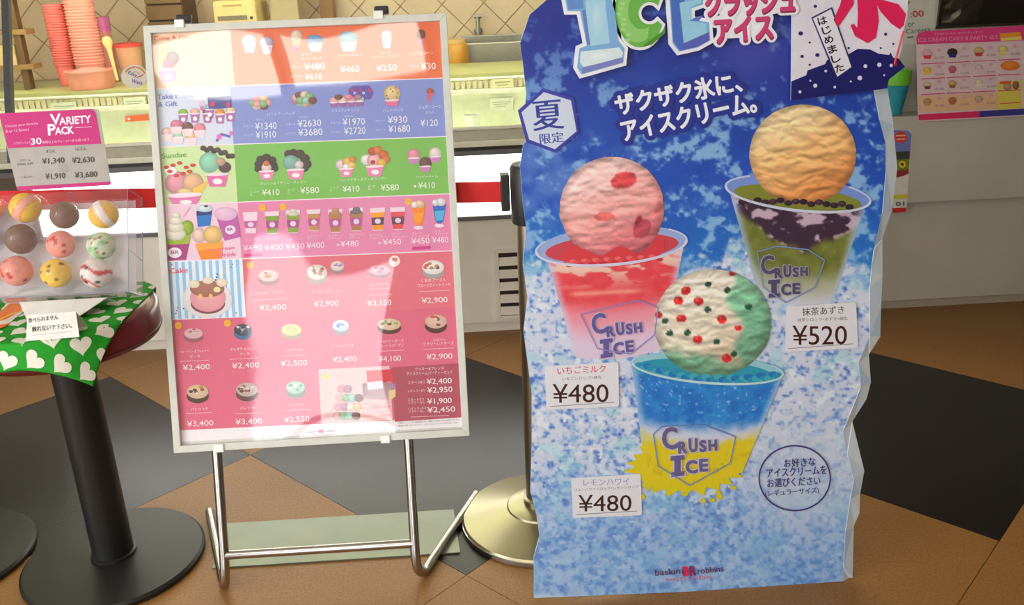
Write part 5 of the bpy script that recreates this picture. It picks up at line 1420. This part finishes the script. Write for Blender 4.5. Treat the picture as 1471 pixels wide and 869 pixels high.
# folded right hand flap, facets in light blue
iu, iv = sp.hit(Redge[:, 0], Redge[:, 1])
BD = .011
po = Plane((.45, SYP + BD, 0), (1, 0, 0), (0, 0, 1))
ou, ov = po.hit(Outer[:, 0], Outer[:, 1])
ov = np.maximum(ov, .002)
Pi = sp.world(iu, np.maximum(iv, .002), -.0004); Po = po.world(ou, ov)
fl = MB()
def nearest(z, P): return int(np.argmin(np.abs(P[:, 2] - z)))
i = j = 0; tris = []
while i < len(Pi) - 1 or j < len(Po) - 1:
    if j >= len(Po) - 1 or (i < len(Pi) - 1 and Pi[i + 1][2] > Po[j + 1][2]): tris.append((Pi[i], Pi[i + 1], Po[j])); i += 1
    else: tris.append((Pi[i], Po[j + 1], Po[j])); j += 1
fc = [(206, 228, 244), (220, 236, 248), (192, 218, 240), (226, 240, 250)]
for k, tr in enumerate(tris): fl.add(np.array(tr), [(0, 1, 2)], fc[k % 4] if k % 3 else (212, 232, 246))
o = fl.build('folded_edge', print_mat('standee_edge', .5, .4), st)
so = o.modifiers.new('thickness', 'SOLIDIFY'); so.thickness = .0012; so.offset = -1
# rear strut
MB().slab([(.36, SYP + .006, 1.0), (.54, SYP + .006, 1.0), (.54, SYP + .30, .001), (.36, SYP + .30, .001)], (0, .004, .003)).build('rear_strut', mat('kraft_card', (176, 146, 106), .8), st)
MB().box(.44, .46, SYP + .006, SYP + .28, .03, .034).build('strut_tie', mat('kraft_card'  , (176, 146, 106), .8), st)

# ---- printed cups
LAY = .0006
def ripple(x, y, s):
    xw = x + 10 * (fbm(x / 30, y / 30, s + 2, 2) - .5) * 2; yw = y + 9 * (fbm(x / 40, y / 22, s + 4, 2) - .5) * 2
    return fbm(xw / 23, yw / 7.5, s, 3)
def emboss(x, y, s): return ripple(x, y + 2.4, s) - ripple(x - .6, y - 2.4, s)
def scoop_col(cx, cy, rx, ry, base, hi, lo, seed, extra=None):
    def f(x, y):
        dx, dy = (x - cx) / rx, (y - cy) / ry
        rr = np.sqrt(dx * dx + dy * dy)
        lightv = np.clip(.62 - .42 * dx * .7 - .55 * dy, 0, 1.15)
        em = emboss(x, y + .1 * (x - cx), seed)
        c = mixc(lo, base, sstep(.1, .6, lightv)); c = mixc(c, hi, sstep(.6, 1.1, lightv) * .9)
        if extra: c = extra(c, x, y)
        c = c * np.clip(1 + .62 * em, .74, 1.16)[..., None]
        c = c * (1 - .2 * sstep(.8, 1.02, rr))[..., None]
        return np.clip(c, 0, 255)
    return f
def disc(cx, cy, rx, ry, wob=0.0, seed=0):
    ys = np.concatenate([cy - ry * np.cos(np.linspace(.02, math.pi - .02, 95))])
    def hw(y): return rx * np.sqrt(np.clip(1 - ((y - cy) / ry) ** 2, 0, 1))
    wl = lambda y: cx - hw(y) - wob * (fbm(y / 9, y * 0 + 3, seed) - .5)
    wr = lambda y: cx + hw(y) + wob * (fbm(y / 9, y * 0 + 8, seed) - .5)
    return ys, wl, wr
def cup_paint(name, w, top, bot, lx, rx, colf, parent, rows=110, nx=130):
    """top/bot: y at the left edge; the cup's rows rise to the right"""
    tt = np.linspace(0, 1, rows); s = np.linspace(0, 1, nx)
    L = lx[0] + (lx[1] - lx[0]) * tt; R = rx[0] + (rx[1] - rx[0]) * tt
    ylr = top[0] + (bot[0] - top[0]) * tt; yrr = top[1] + (bot[1] - top[1]) * tt
    bow = 10 * (4 * s * (1 - s)) * .9
    X = L[:, None] * (1 - s) + R[:, None] * s
    Y = ylr[:, None] * (1 - s) + yrr[:, None] * s + bow[None, :]
    u, v = sp.hit(X, Y)
    return grid_object(name, sp.world(u, v, w * sp.lift_k), colf(X, Y, tt[:, None] + 0 * X, s[None, :] + 0 * X), SINK, parent)
def rim_print(pr, cx, cy, rx, ry, rot, col=(206, 216, 238), t=3.4):
    pr.ring(cx, cy, rx, ry, t, col, 60, rot=rot)
def crush_logo(pr, x, y, k=1.0, rot=-.10, dark=(104, 92, 160), halo=(206, 196, 226)):
    """two-line lettering CRUSH / ICE with light outline; x,y = left end of the CRUSH base line"""
    rows = [('C', 0, 0, 23, 30), ('R', 21, 6, 14, 16), ('U', 35, 5, 14, 19), ('S', 49, 5, 12, 16), ('H', 61, 4, 14, 15), ('C', 31, 33, 18, 18), ('E', 49, 31, 14, 17)]
    I_ = [(13, 36), (13, 30), (17, 29.5), (17, 15), (12, 15), (12, 9), (30, 8), (30, 14), (25, 14.5), (25, 29), (30, 29), (30, 35)]
    def at(dx, dy): return (x + dx * k, y + dy * k + rot * dx * k)
    for col, b, grow in ((halo, .11, 0), (dark, .055, 0)):
        for (s, dx, dy, w, h) in rows:
            p, q = at(dx + 2, dy - 1), at(dx + w - 2, dy - 1)
            pr.text(s, p[0], p[1], q[0], q[1], (h - 2) * k, col, bold=b * 18 / h)
        g = 2.2 if b > .1 else .3
        cx_, cy_ = 21, 22
        pr.poly([at(cx_ + (a_ - cx_) + g * (1 if a_ > cx_ else -1), cy_ + (b_ - cy_) + g * (1 if b_ > cy_ else -1)) for (a_, b_) in I_], col)
def shield(pr, pts, col): pr.line(list(pts) + [pts[0]], 1.6, col)

# strawberry milk cup
def colA(x, y, t, s):
    n = fbm(x / 13, y / 10, 31, 4); m_ = fbm(x / 26, y / 9, 33, 3)
    c = mixc((224, 60, 74), (242, 96, 104), n)
    c = mixc(c, (240, 206, 190), sstep(.42, .56, m_ + .42 * (.16 - t)) * sstep(.42, .12, t))
    c = mixc(c, (240, 150, 170), sstep(.42, .62, t)); c = mixc(c, (226, 206, 232), sstep(.58, .9, t))
    c = mixc(c, (216, 208, 236), (sstep(.08, .0, s) + sstep(.93, 1.0, s)) * .7)
    c = mixc(c, (250, 170, 150), .8 * np.exp(-(((y - 421 + .05 * (x - 850)) / 3.5) ** 2)) * sstep(812, 830, x) * sstep(935, 905, x))
    return c
pA = cup_paint('printed_cup', .0009, (362, 344), (512, 500), (783, 826), (984, 952), colA, st)
A = Print(sp, .0012); A.ell(878, 352, 108, 27, (150, 176, 226), rot=-.08, n=60); A.ell(879, 356, 96, 20, (206, 70, 86), rot=-.08, n=60)
A.build('printed_cup_mouth', SINK, pA)
def exA(c, x, y):
    for (px_, py_, a, b, col) in ((896, 259, 19, 13, (222, 78, 86)), (868, 311, 16, 7, (226, 110, 108)), (922, 328, 13, 15, (190, 80, 96)), (945, 300, 5, 9, (226, 120, 124)), (917, 317, 5, 8, (170, 60, 80))):
        d_ = ((x - px_ + .3 * (y - py_)) / a) ** 2 + ((y - py_) / b) ** 2 + .5 * (fbm(x / 6, y / 6, 41) - .5)
        c = mixc(c, col, 1 - sstep(.7, 1.05, d_))
    return c
ys, l_, r_ = disc(879, 299, 75, 74, 3, 3)
span_paint('printed_scoop', sp, ys, l_, r_, 110, scoop_col(879, 299, 75, 74, (246, 172, 170), (252, 216, 212), (214, 118, 128), 51, exA), SINK, pA, .0022)
A = Print(sp, .0026)
# front of the mouth: red ice heaped against the scoop, then the clear rim
q = [(806, 372)] + [(x_, 360 + 6 * math.sin(x_ / 9.) - .05 * (x_ - 880) + (0 if 830 < x_ < 940 else -8)) for x_ in range(810, 956, 6)] + [(954, 362), (930, 376), (880, 384), (830, 382)]
A.poly(q, (220, 64, 76))
for k in range(26): A.ell(812 + k * 5.4, 374 - .06 * (k * 5.4 - 70) + 3 * math.sin(k * 2.1), 5, 3, [(226, 80, 88), (206, 50, 66), (236, 110, 112)][k % 3], n=10)
A.ring(878, 353, 110, 29, 4.2, (214, 212, 236), 60, a0=.0, a1=math.pi, rot=-.08); A.ring(878, 353, 110, 29, 3.0, (196, 208, 238), 60, a0=math.pi, a1=1.17 * math.pi, rot=-.08); A.ring(878, 353, 110, 29, 3.0, (196, 208, 238), 60, a0=1.78 * math.pi, a1=2 * math.pi, rot=-.08)
crush_logo(A, 850, 480, .98)
shield(A, [(834, 451), (890, 437), (917, 431), (945, 441), (940, 480), (905, 508), (858, 500)], (150, 140, 206))
A.build('printed_cup_front', SINK, pA)

# matcha cup
def colB(x, y, t, s):
    n = fbm(x / 11, y / 10, 61, 4); m_ = fbm(x / 17, y / 11, 63, 4)
    c = mixc((96, 104, 44), (140, 148, 78), n)
    az = mixc((62, 44, 66), (200, 176, 196), sstep(.50, .66, m_))
    edge_ = .34 + .16 * (fbm(x / 24, y * 0, 66) - .5) + .10 * np.cos((s - .5) * 6)
    c = mixc(az, c, sstep(edge_ - .06, edge_ + .05, t))
    c = mixc(c, (178, 184, 160), sstep(.60, .82, t)); c = mixc(c, (206, 212, 226), sstep(.8, 1.0, t))
    c = mixc(c, (176, 196, 226), (sstep(.09, .0, s) + sstep(.92, 1.0, s)) * .75)
    return c
pB = cup_paint('printed_cup', .0009, (276, 294), (424, 436), (1048, 1090), (1243, 1196), colB, st)
A = Print(sp, .0012); A.ell(1146, 277, 104, 24, (120, 150, 222), rot=.11, n=60); A.ell(1146, 284, 92, 17, (130, 138, 56), rot=.11, n=60)
A.build('printed_cup_mouth', SINK, pB)
ys, l_, r_ = disc(1153, 222, 76.5, 72, 2, 7)
span_paint('printed_scoop', sp, ys, l_, r_, 110, scoop_col(1153, 222, 76.5, 72, (244, 188, 124), (250, 226, 176), (216, 142, 84), 71), SINK, pB, .0022)
A = Print(sp, .0026)
for k in range(15): A.ell(1066 + k * 11, 296 - 6 * math.cos((k - 7) / 7.) + .1 * (k * 11 - 80) * .4 + 2 * math.sin(k * 2.3), 6, 4.2, [(70, 48, 70), (96, 70, 90), (54, 40, 60)][k % 3], (40, 28, 44), n=12)
A.ring(1146, 278, 106, 26, 4.0, (206, 214, 236), 60, a0=0, a1=math.pi, rot=.11); A.ring(1146, 278, 106, 26, 3.2, (190, 206, 240), 60, a0=math.pi, a1=1.26 * math.pi, rot=.11); A.ring(1146, 278, 106, 26, 3.2, (190, 206, 240), 60, a0=1.74 * math.pi, a1=2 * math.pi, rot=.11)
crush_logo(A, 1092, 394, .92, rot=-.02, dark=(84, 80, 112), halo=(176, 178, 190))
shield(A, [(1087, 361), (1116, 353), (1160, 358), (1184, 373), (1170, 412), (1128, 434), (1096, 412)], (120, 150, 206))
A.build('printed_cup_front', SINK, pB)

# lemon and blue cup in front
def colC(x, y, t, s):
    n = fbm(x / 12, y / 9, 81, 4)
    blue = mixc((24, 96, 196), (58, 160, 232), n)
    blue = mixc(blue, (40, 150, 190), sstep(.12, .0, t) * .8)
    c = mixc(blue, (206, 214, 236), sstep(.40, .58, t + .06 * (n - .5)))
    c = mixc(c, (226, 206, 40), sstep(.62, .74, t + .14 * (fbm(x / 16, y / 13, 85) - .5) + .10 * np.abs(s - .45) * 2))
    c = mixc(c, (200, 170, 30), .5 * sstep(.55, .75, fbm(x / 8, y / 8, 88)) * sstep(.75, .8, t))
    sp_ = sstep(.74, .8, fbm(x / 4, y / 4, 90, 2)); c = mixc(c, (190, 220, 246), sp_ * .6 * sstep(.5, .3, t))
    c = mixc(c, (190, 212, 236), (sstep(.07, .0, s) + sstep(.94, 1.0, s)) * .65 * sstep(.8, .5, t))
    return c
pC = cup_paint('printed_cup', .0040, (522, 540), (688, 678), (907, 928), (1124, 1066), colC, st)
A = Print(sp, .0036)
spl = []
rs = np.random.RandomState(11)
for k in range(44):
    a = 2 * math.pi * k / 44; q = 1 + (.16 if k % 2 else -.05) * (.5 + rs.rand())
    spl.append((985 + 76 * q * math.cos(a), 668 + 38 * q * math.sin(a) - .03 * 76 * math.cos(a)))
A.poly(spl, (222, 206, 36))
for k in range(10): A.ell(920 + rs.rand() * 140, 690 + rs.rand() * 30, 3 + 3 * rs.rand(), 2 + 3 * rs.rand(), (214, 204, 50), n=9)
A.build('printed_splash', SINK, pC)
A = Print(sp, .0043); A.ell(1016, 527, 107, 20, (150, 206, 222), rot=.08, n=60); A.ell(1014, 531, 96, 15, (46, 158, 186), rot=.08, n=60)
A.build('printed_cup_mouth', SINK, pC)
def exC(c, x, y):
    g = sstep(1050, 1064, x + 9 * np.sin(y / 11.) - .16 * (y - 460)) + sstep(498, 522, y + .22 * (1000 - x) + 10 * (fbm(x / 12, y / 12, 93) - .5) * 2)
    rr_ = ripple(x, y, 77)
    mint = mixc((112, 196, 150), (176, 228, 196), rr_)
    sh = np.clip(c.mean(-1, keepdims=True) / 232., .55, 1.1)
    c = c * (1 - np.clip(g, 0, 1)[..., None]) + mint * sh * np.clip(g, 0, 1)[..., None]
    for k, (px_, py_) in enumerate(((985, 417), (974, 431), (1003, 432), (978, 457), (1037, 458), (1002, 487), (1043, 514), (1052, 391), (1060, 470), (946, 452), (1017, 408), (1044, 416), (1016, 444), (987, 477), (1029, 490), (1054, 508), (955, 460), (962, 478), (1075, 440))):
        red = k < 10
        sz = (7.5 if k < 7 else 5.5) * (1 if red else 1.0)
        d_ = np.sqrt(((x - px_) / (sz * 1.05)) ** 2 + ((y - py_) / (sz * .92)) ** 2) + .5 * (fbm(x / 5, y / 5, 95 + k) - .5)
        c = mixc(c, (216, 44, 48) if red else (36, 84, 66), 1 - sstep(.75, 1.0, d_))
        c = mixc(c, (250, 150, 140) if red else (80, 130, 110), .6 * (1 - sstep(.12, .4, np.sqrt(((x - px_ + 2) / sz) ** 2 + ((y - py_ + 2) / sz) ** 2))))
    return c
ys, l_, r_ = disc(1023, 463, 84, 77, 3, 13)
span_paint('printed_scoop', sp, ys, l_, r_, 130, scoop_col(1023, 463, 84, 77, (236, 226, 206), (248, 242, 226), (206, 186, 160), 97, exC), SINK, pC, .0050)
A = Print(sp, .0053)
for k in range(34):
    x_ = 918 + k * 6.0; A.ell(x_, 531 + 12 * math.sin((x_ - 918) / 204 * math.pi) + .07 * (x_ - 1016) + 3 * math.sin(k * 1.9), 7, 4.6, [(40, 150, 190), (60, 178, 190), (34, 120, 200)][k % 3], n=10)
A.ring(1016, 528, 110, 23, 3.6, (186, 224, 232), 60, a0=0, a1=math.pi, rot=.08); A.ring(1016, 528, 110, 23, 3.0, (176, 212, 236), 60, a0=math.pi, a1=1.2 * math.pi, rot=.08); A.ring(1016, 528, 110, 23, 3.0, (176, 212, 236), 60, a0=1.82 * math.pi, a1=2 * math.pi, rot=.08)
crush_logo(A, 950, 645, 1.08, rot=-.04, dark=(106, 100, 150), halo=(210, 204, 218))
shield(A, [(938, 622), (950, 611), (1010, 609), (1056, 626), (1048, 664), (990, 696), (945, 668)], (110, 140, 200))
A.build('printed_cup_front', SINK, pC)

# ---- price labels
def price_label(q, rows, lab):
    A = Print(sp, .0054)
    A.poly(round_poly(q, 4), (228, 230, 238))
    for (s, x0, y0, x1, y1, h, col, b) in rows: A.text(s, x0, y0, x1, y1, h, col, bold=b)
    (x0, y0), (x1, y1) = q[3], q[2]
    A.line([(x0 + 5, y0 - 5), (x1 - 7, y1 - 6)], .9, (130, 124, 130))
    A.build('price_label', SINK, st, label=lab)
DB = (58, 32, 30)
price_label([(782, 525), (888, 519), (889, 583), (785, 588)], [('いちごミルク', 801, 537, 870, 533.5, 10.5, (222, 62, 86), .012), ('いちごシロップ+練乳', 808, 546, 864, 543, 4.6, (90, 80, 84), 0), ('¥480', 794, 578, 874, 577, 27, DB, .004)], 'white label with pink heading')
price_label([(820, 686), (920, 679.5), (922, 739), (823, 743)], [('レモンハワイ', 838, 697, 904, 695, 9.5, (140, 156, 214), .006), ('ブルーハワイシロップ+レモンシロップ', 825, 705, 917, 700, 4.2, (96, 92, 104), 0), ('¥480', 831, 734, 907, 733, 24, DB, .004)], 'white label with pale blue heading')
price_label([(1129, 440), (1229, 433), (1232, 499), (1127, 505)], [('抹茶あずき', 1152, 453, 1212, 450, 11.5, (84, 80, 50), .01), ('抹茶シロップ+あずき+練乳', 1145, 461.5, 1217, 459, 5, (80, 72, 70), 0), ('¥520', 1138, 495, 1216, 494, 28, (62, 24, 22), .004)], 'white label with olive heading')

# ---- hexagon badge
A = Print(sp, .0054)
hexo = [(744, 159), (780, 127), (824, 140), (832, 189), (798, 219), (756, 204)]
hexi = [(749, 161), (781, 132), (820, 144), (828, 188), (797, 214), (760, 200)]
A.poly(hexo, (56, 62, 170)); A.poly(hexi, (206, 218, 238))
A.text('夏', 767, 188, 810, 184, 42, (44, 60, 160), bold=.018); A.text('限定', 776, 207, 810, 203.5, 15, (44, 60, 160), bold=.012)
A.build('season_badge', SINK, st, label='pale hexagon badge with blue characters')
hu, hv = sp.hit([p[0] for p in hexo], [p[1] for p in hexo])
MB().slab(sp.world(hu, hv, .0025)[::-1], (0, .0060, 0)).build('badge_board', mat('badge_card', (70, 74, 170), .6), st)
# ---- slogan
A = Print(sp, .0054)
lines = (('ザクザク氷に、', 887, 166, 1066, 131, 30), ('アイスクリーム。', 897, 203, 1087, 160, 30))
for (s, x0, y0, x1, y1, h) in lines: A.text(s, x0, y0, x1, y1, h, (34, 52, 150), bold=.2)
for (s, x0, y0, x1, y1, h) in lines: A.text(s, x0, y0, x1, y1, h, (238, 242, 250), bold=.028)
A.build('slogan_lettering', SINK, st)
# ---- round note
A = Print(sp, .0054)
A.ring(1141, 686, 52, 47.5, 2.0, (64, 52, 120), 72)
NV = (58, 50, 130)
A.text('お好きな', 1126, 671, 1171, 668, 12.5, NV, bold=.014); A.text('アイスクリームを', 1101, 685, 1187, 680, 12.5, NV, bold=.014); A.text('お選びください', 1102, 699.5, 1178, 695.5, 12.5, NV, bold=.014); A.text('(レギュラーサイズ)', 1099, 713.5, 1176, 708.5, 10, NV, bold=.006)
A.build('round_note', SINK, st, label='dark ring with four lines of text')
# ---- maker's mark at the foot
A = Print(sp, .0054)
A.text('baskin', 941, 826, 977, 823.5, 9, (96, 52, 96), bold=.012); A.text('B', 981, 826, 989, 825.5, 12.5, (226, 40, 84), bold=.05); A.text('R', 991, 825.5, 999, 825, 12.5, (150, 40, 110), bold=.05); A.text('robbins', 1002, 823.5, 1039, 819.5, 8.5, (96, 52, 96), bold=.012)
A.line([(980.5, 816), (980.5, 824)], 2, (96, 52, 110))
A.text('サーティワン アイスクリーム', 956, 836, 1023, 831, 6.5, (222, 50, 84), bold=.01)
A.build('maker_mark', SINK, st)

# ---- big cut-out letters I C E with the pink reading beside them
LPY = SYP - .012
lp2 = Plane((.45, LPY, 0), (1, 0, 0), (0, 0, 1))
def letter(name, outline, paint, halo=5.0):
    """one cut-out letter: white card halo with thickness, printed face on it"""
    cen = np.mean(outline, axis=0)
    out = np.array(outline, float)
    n = len(out); off = []
    area = sum(out[k - 1][0] * out[k][1] - out[k][0] * out[k - 1][1] for k in range(n)); sgn = 1 if area > 0 else -1
    for k in range(n):
        a, b, c = out[k - 1], out[k], out[(k + 1) % n]
        d1 = (b - a) / np.linalg.norm(b - a); d2 = (c - b) / np.linalg.norm(c - b)
        n1 = np.array([d1[1], -d1[0]]) * sgn; n2 = np.array([d2[1], -d2[0]]) * sgn
        m_ = n1 + n2; L = np.linalg.norm(m_); m_ = m_ / L if L > 1e-6 else n1
        off.append(b + m_ * halo / max(.55, m_ @ n1))
    hu, hv = lp2.hit([p[0] for p in off], [p[1] for p in off])
    W_ = lp2.world(hu, hv, 0)
    o = MB().slab(W_ if sgn < 0 else W_[::-1], (0, .006, 0)).build(name, mat('letter_card', (236, 238, 246), .4), st)
    A = Print(lp2, .0006); paint(A); A.build('letter_face', SINK, o)
    return o
I_out = [(815, -46), (884, -62), (887, -34), (872, -22), (884, 20), (888, 58), (897, 70), (895, 90), (860, 100), (835, 107), (829, 97), (832, 70), (843, 65), (840, 50), (833, 16), (815, 16), (808, -20)]
def paintI(A):
    A.poly(I_out, (122, 176, 224)); A.poly([(838, -48), (868, -54), (870, 10), (876, 62), (848, 66), (842, 20)], (166, 212, 236)); A.poly([(834, 74), (890, 68), (895, 76), (893, 84), (838, 96), (833, 90)], (214, 234, 240)); A.poly([(835, 98), (894, 82), (895, 90), (860, 99), (837, 106)], (120, 130, 200))
    A.poly([(812, -30), (836, -34), (838, 12), (816, 14)], (96, 140, 206)); A.poly([(836, 14), (841, 14), (848, 64), (843, 64)], (100, 130, 200))
    A.ell(858, 30, 8, 26, (190, 226, 240), (166, 212, 236)); A.ell(865, 80, 20, 6, (230, 242, 246), (214, 234, 240), rot=-.15)
letter('letter_cutout', I_out, paintI)
E_out = [(958, -52), (1012, -62), (1014, -36), (990, -28), (990, -16), (1008, -20), (1010, 6), (993, 12), (993, 28), (1018, 32), (1020, 58), (1002, 68), (975, 74), (966, 62)]
def paintE(A):
    A.poly(E_out, (118, 178, 226)); A.poly([(960, -50), (980, -54), (984, 10), (986, 62), (976, 72), (967, 60)], (70, 110, 196)); A.poly([(976, 4), (1006, -2), (1008, 4), (992, 10), (992, 30), (1014, 34), (1016, 48), (982, 62)], (150, 206, 234)); A.poly([(978, 64), (1018, 46), (1019, 58), (1002, 67), (977, 73)], (84, 96, 190)); A.poly([(990, 30), (1000, 24), (1010, 22), (1004, 30)], (96, 120, 206))
    A.poly([(980, -50), (1010, -56), (1012, -40), (988, -32)], (150, 206, 234))
letter('letter_cutout', E_out, paintE)
a_ = np.linspace(math.radians(-48), math.radians(-318), 30)
C_o = [(919 + 35 * math.cos(q), 14 - 54 * math.sin(q)) for q in np.linspace(math.radians(24), math.radians(336), 34)]
C_i = [(933 + 16 * math.cos(q), 19 - 16 * math.sin(q)) for q in np.linspace(math.radians(318), math.radians(42), 24)]
C_out = C_o + C_i
def paintC(A):
    A.poly(C_out, (104, 180, 76)); 
    m2 = [(916 + 29 * math.cos(q), 13 - 48 * math.sin(q)) for q in np.linspace(math.radians(60), math.radians(300), 26)] + [(922 + 20 * math.cos(q), 16 - 26 * math.sin(q)) for q in np.linspace(math.radians(300), math.radians(60), 22)]
    A.poly(m2, (142, 204, 112))
    for k in range(14): A.ell(892 + 3 * math.sin(k * 2.2) + abs(k - 7) ** 1.6 * .6, -40 + k * 7.5, 4, 2.6, (160, 214, 136), n=10)
    A.poly([(930, 60), (950, 46), (956, 38), (955, 48), (936, 64), (922, 68)], (70, 146, 46))
letter('letter_cutout', C_out, paintC, halo=4.2)
# pink reading: katakana with white surround
LAYK = Print(lp2, .0002)
for (s, x0, y0, x1, y1, h) in (('クラッシュ', 1015, 24, 1141, 18, 36), ('アイス', 1029, 62, 1110, 55, 35)):
    LAYK.text(s, x0, y0, x1, y1, h, (234, 236, 244), bold=.15)
for (s, x0, y0, x1, y1, h) in (('クラッシュ', 1015, 24, 1141, 18, 36), ('アイス', 1029, 62, 1110, 55, 35)):
    LAYK.text(s, x0 + .5, y0 + 1.5, x1 + .5, y1 + 1.5, h, (140, 30, 80), bold=.045)
    LAYK.text(s, x0, y0 - 1, x1, y1 - 1, h - 2, (206, 62, 122), bold=.04)
kk_ = LAYK.build('pink_lettering', SINK, st)
ku, kv = lp2.hit([1022, 1138, 1138, 1104, 1104, 1034, 1034, 1022], [-12, -20, 14, 22, 52, 56, 20, 20])
MB().slab(lp2.world(ku, kv, -.0006)[::-1], (0, .006, 0)).build('lettering_card', mat('letter_card', (236, 238, 246), .4), st)

# ---- shaved-ice flag sheet fixed to the top right of the standee
FPY = SYP - .010
fp = Plane((.45, FPY, 0), (1, 0, 0), (0, 0, 1))
flag = empty('ice_flag', tuple(fp.world(*[float(q[0]) for q in fp.hit([1136], [142])], 0)), 'white and navy shaved ice banner with a large red character', 'banner')
fo = [(1136, 144), (1138, -90), (1310, -100), (1303, 25), (1298, 44), (1296, 70), (1291, 84), (1300, 96), (1290, 104), (1277, 114), (1274, 127)]
u, v = fp.hit([p[0] for p in fo], [p[1] for p in fo])
MB().slab(fp.world(u, v, 0)[::-1], (0, .0015, 0)).build('sheet', mat('flag_white', (222, 220, 232), .5), flag)
A = Print(fp, .0004)
A.poly([(1136, 144), (1136.5, 117), (1158, 108), (1160, 101), (1185, 92), (1188, 86), (1215, 80), (1232, 70), (1250, 71), (1262, 77), (1277, 79), (1279, 75), (1283, 83), (1291, 84), (1300, 96), (1290, 104), (1277, 114), (1274, 127)], (28, 30, 104))
for (x_, y_, r) in ((1149, 132, 2.2), (1171, 123, 3), (1199, 125, 2), (1164, 116, 1.5), (1186, 102, 2), (1235, 112, 3.4), (1243, 95, 2.8), (1263, 93, 3.2), (1280, 94, 2.4), (1222, 117, 1.4), (1270, 108, 1.4)): A.ell(x_, y_, r, r, (214, 216, 238), n=10)
for (x_, y_, r) in ((1171, 9, 2.6), (1150, 48, 3.4), (1163, 61, 1.8), (1152, 81, 2.6), (1163, 93, 1.8), (1174, 79, 3.2), (1219, 69, 1.8), (1272, 49, 2.4), (1265, 69, 1.6), (1283, 63, 1.8)): A.ell(x_, y_, r, r * .9, (44, 40, 110), n=10)
A.build('navy_print', INKG, flag)
A = Print(fp, .0012)
RD = (222, 34, 92)
# brush strokes of the large character for ice
A.poly([(1232, -80), (1254, -82), (1258, -10), (1262, 30), (1258, 54), (1246, 62), (1228, 52), (1221, 36), (1226, 34), (1231, 40), (1232, 20), (1230, -20)], RD)
A.poly([(1227, -24), (1226, 6), (1214, 24), (1203, 40), (1197, 28), (1206, 8), (1212, -14)], RD)
A.poly([(1250, -14), (1268, 0), (1290, 6), (1301, 20), (1298, 36), (1292, 42), (1280, 34), (1264, 16)], RD)
A.poly([(1268, -40), (1300, -60), (1304, -44), (1270, -24)], RD); A.poly([(1180, -34), (1222, -40), (1222, -28), (1184, -20)], RD); A.poly([(1206, -66), (1224, -58), (1220, -44), (1204, -54)], RD)
A.build('red_character', INKG, flag)
A = Print(fp, .0012)
A.poly([(1165, 25), (1195, 10), (1225, 97), (1201, 113.5)], (50, 46, 110)); A.poly([(1167.5, 26.5), (1193.5, 13), (1222.5, 96), (1202.5, 110)], (226, 226, 236))
for k, ch in enumerate('はじめました'):
    cx_, cy_ = 1182 + k * 5.1 + (2 if k < 2 else 0) - (0 if k else 1), 31 + k * 13.6
    A.text(ch, cx_ - 6.5, cy_ + 5.5, cx_ + 5.5, cy_ + 1.5, 10.5, (44, 36, 50), bold=.03)
A.build('vertical_strip', INKG, flag)
# thin red spoon-straw print at the flag's edge
s0, s1 = on_y(1285, 92, FPY - .006), on_y(1298, 44, FPY - .006)
t = MB(); t.tube([s0, s1], .0016, 10).build('red_straw', mat('straw_red', (214, 50, 70), .4), flag, smooth=60)
A = Print(fp, .0016); A.poly([(1283, 95), (1284, 84), (1288, 84), (1288, 94)], (190, 36, 60)); A.build('straw_tip', INKG, flag)
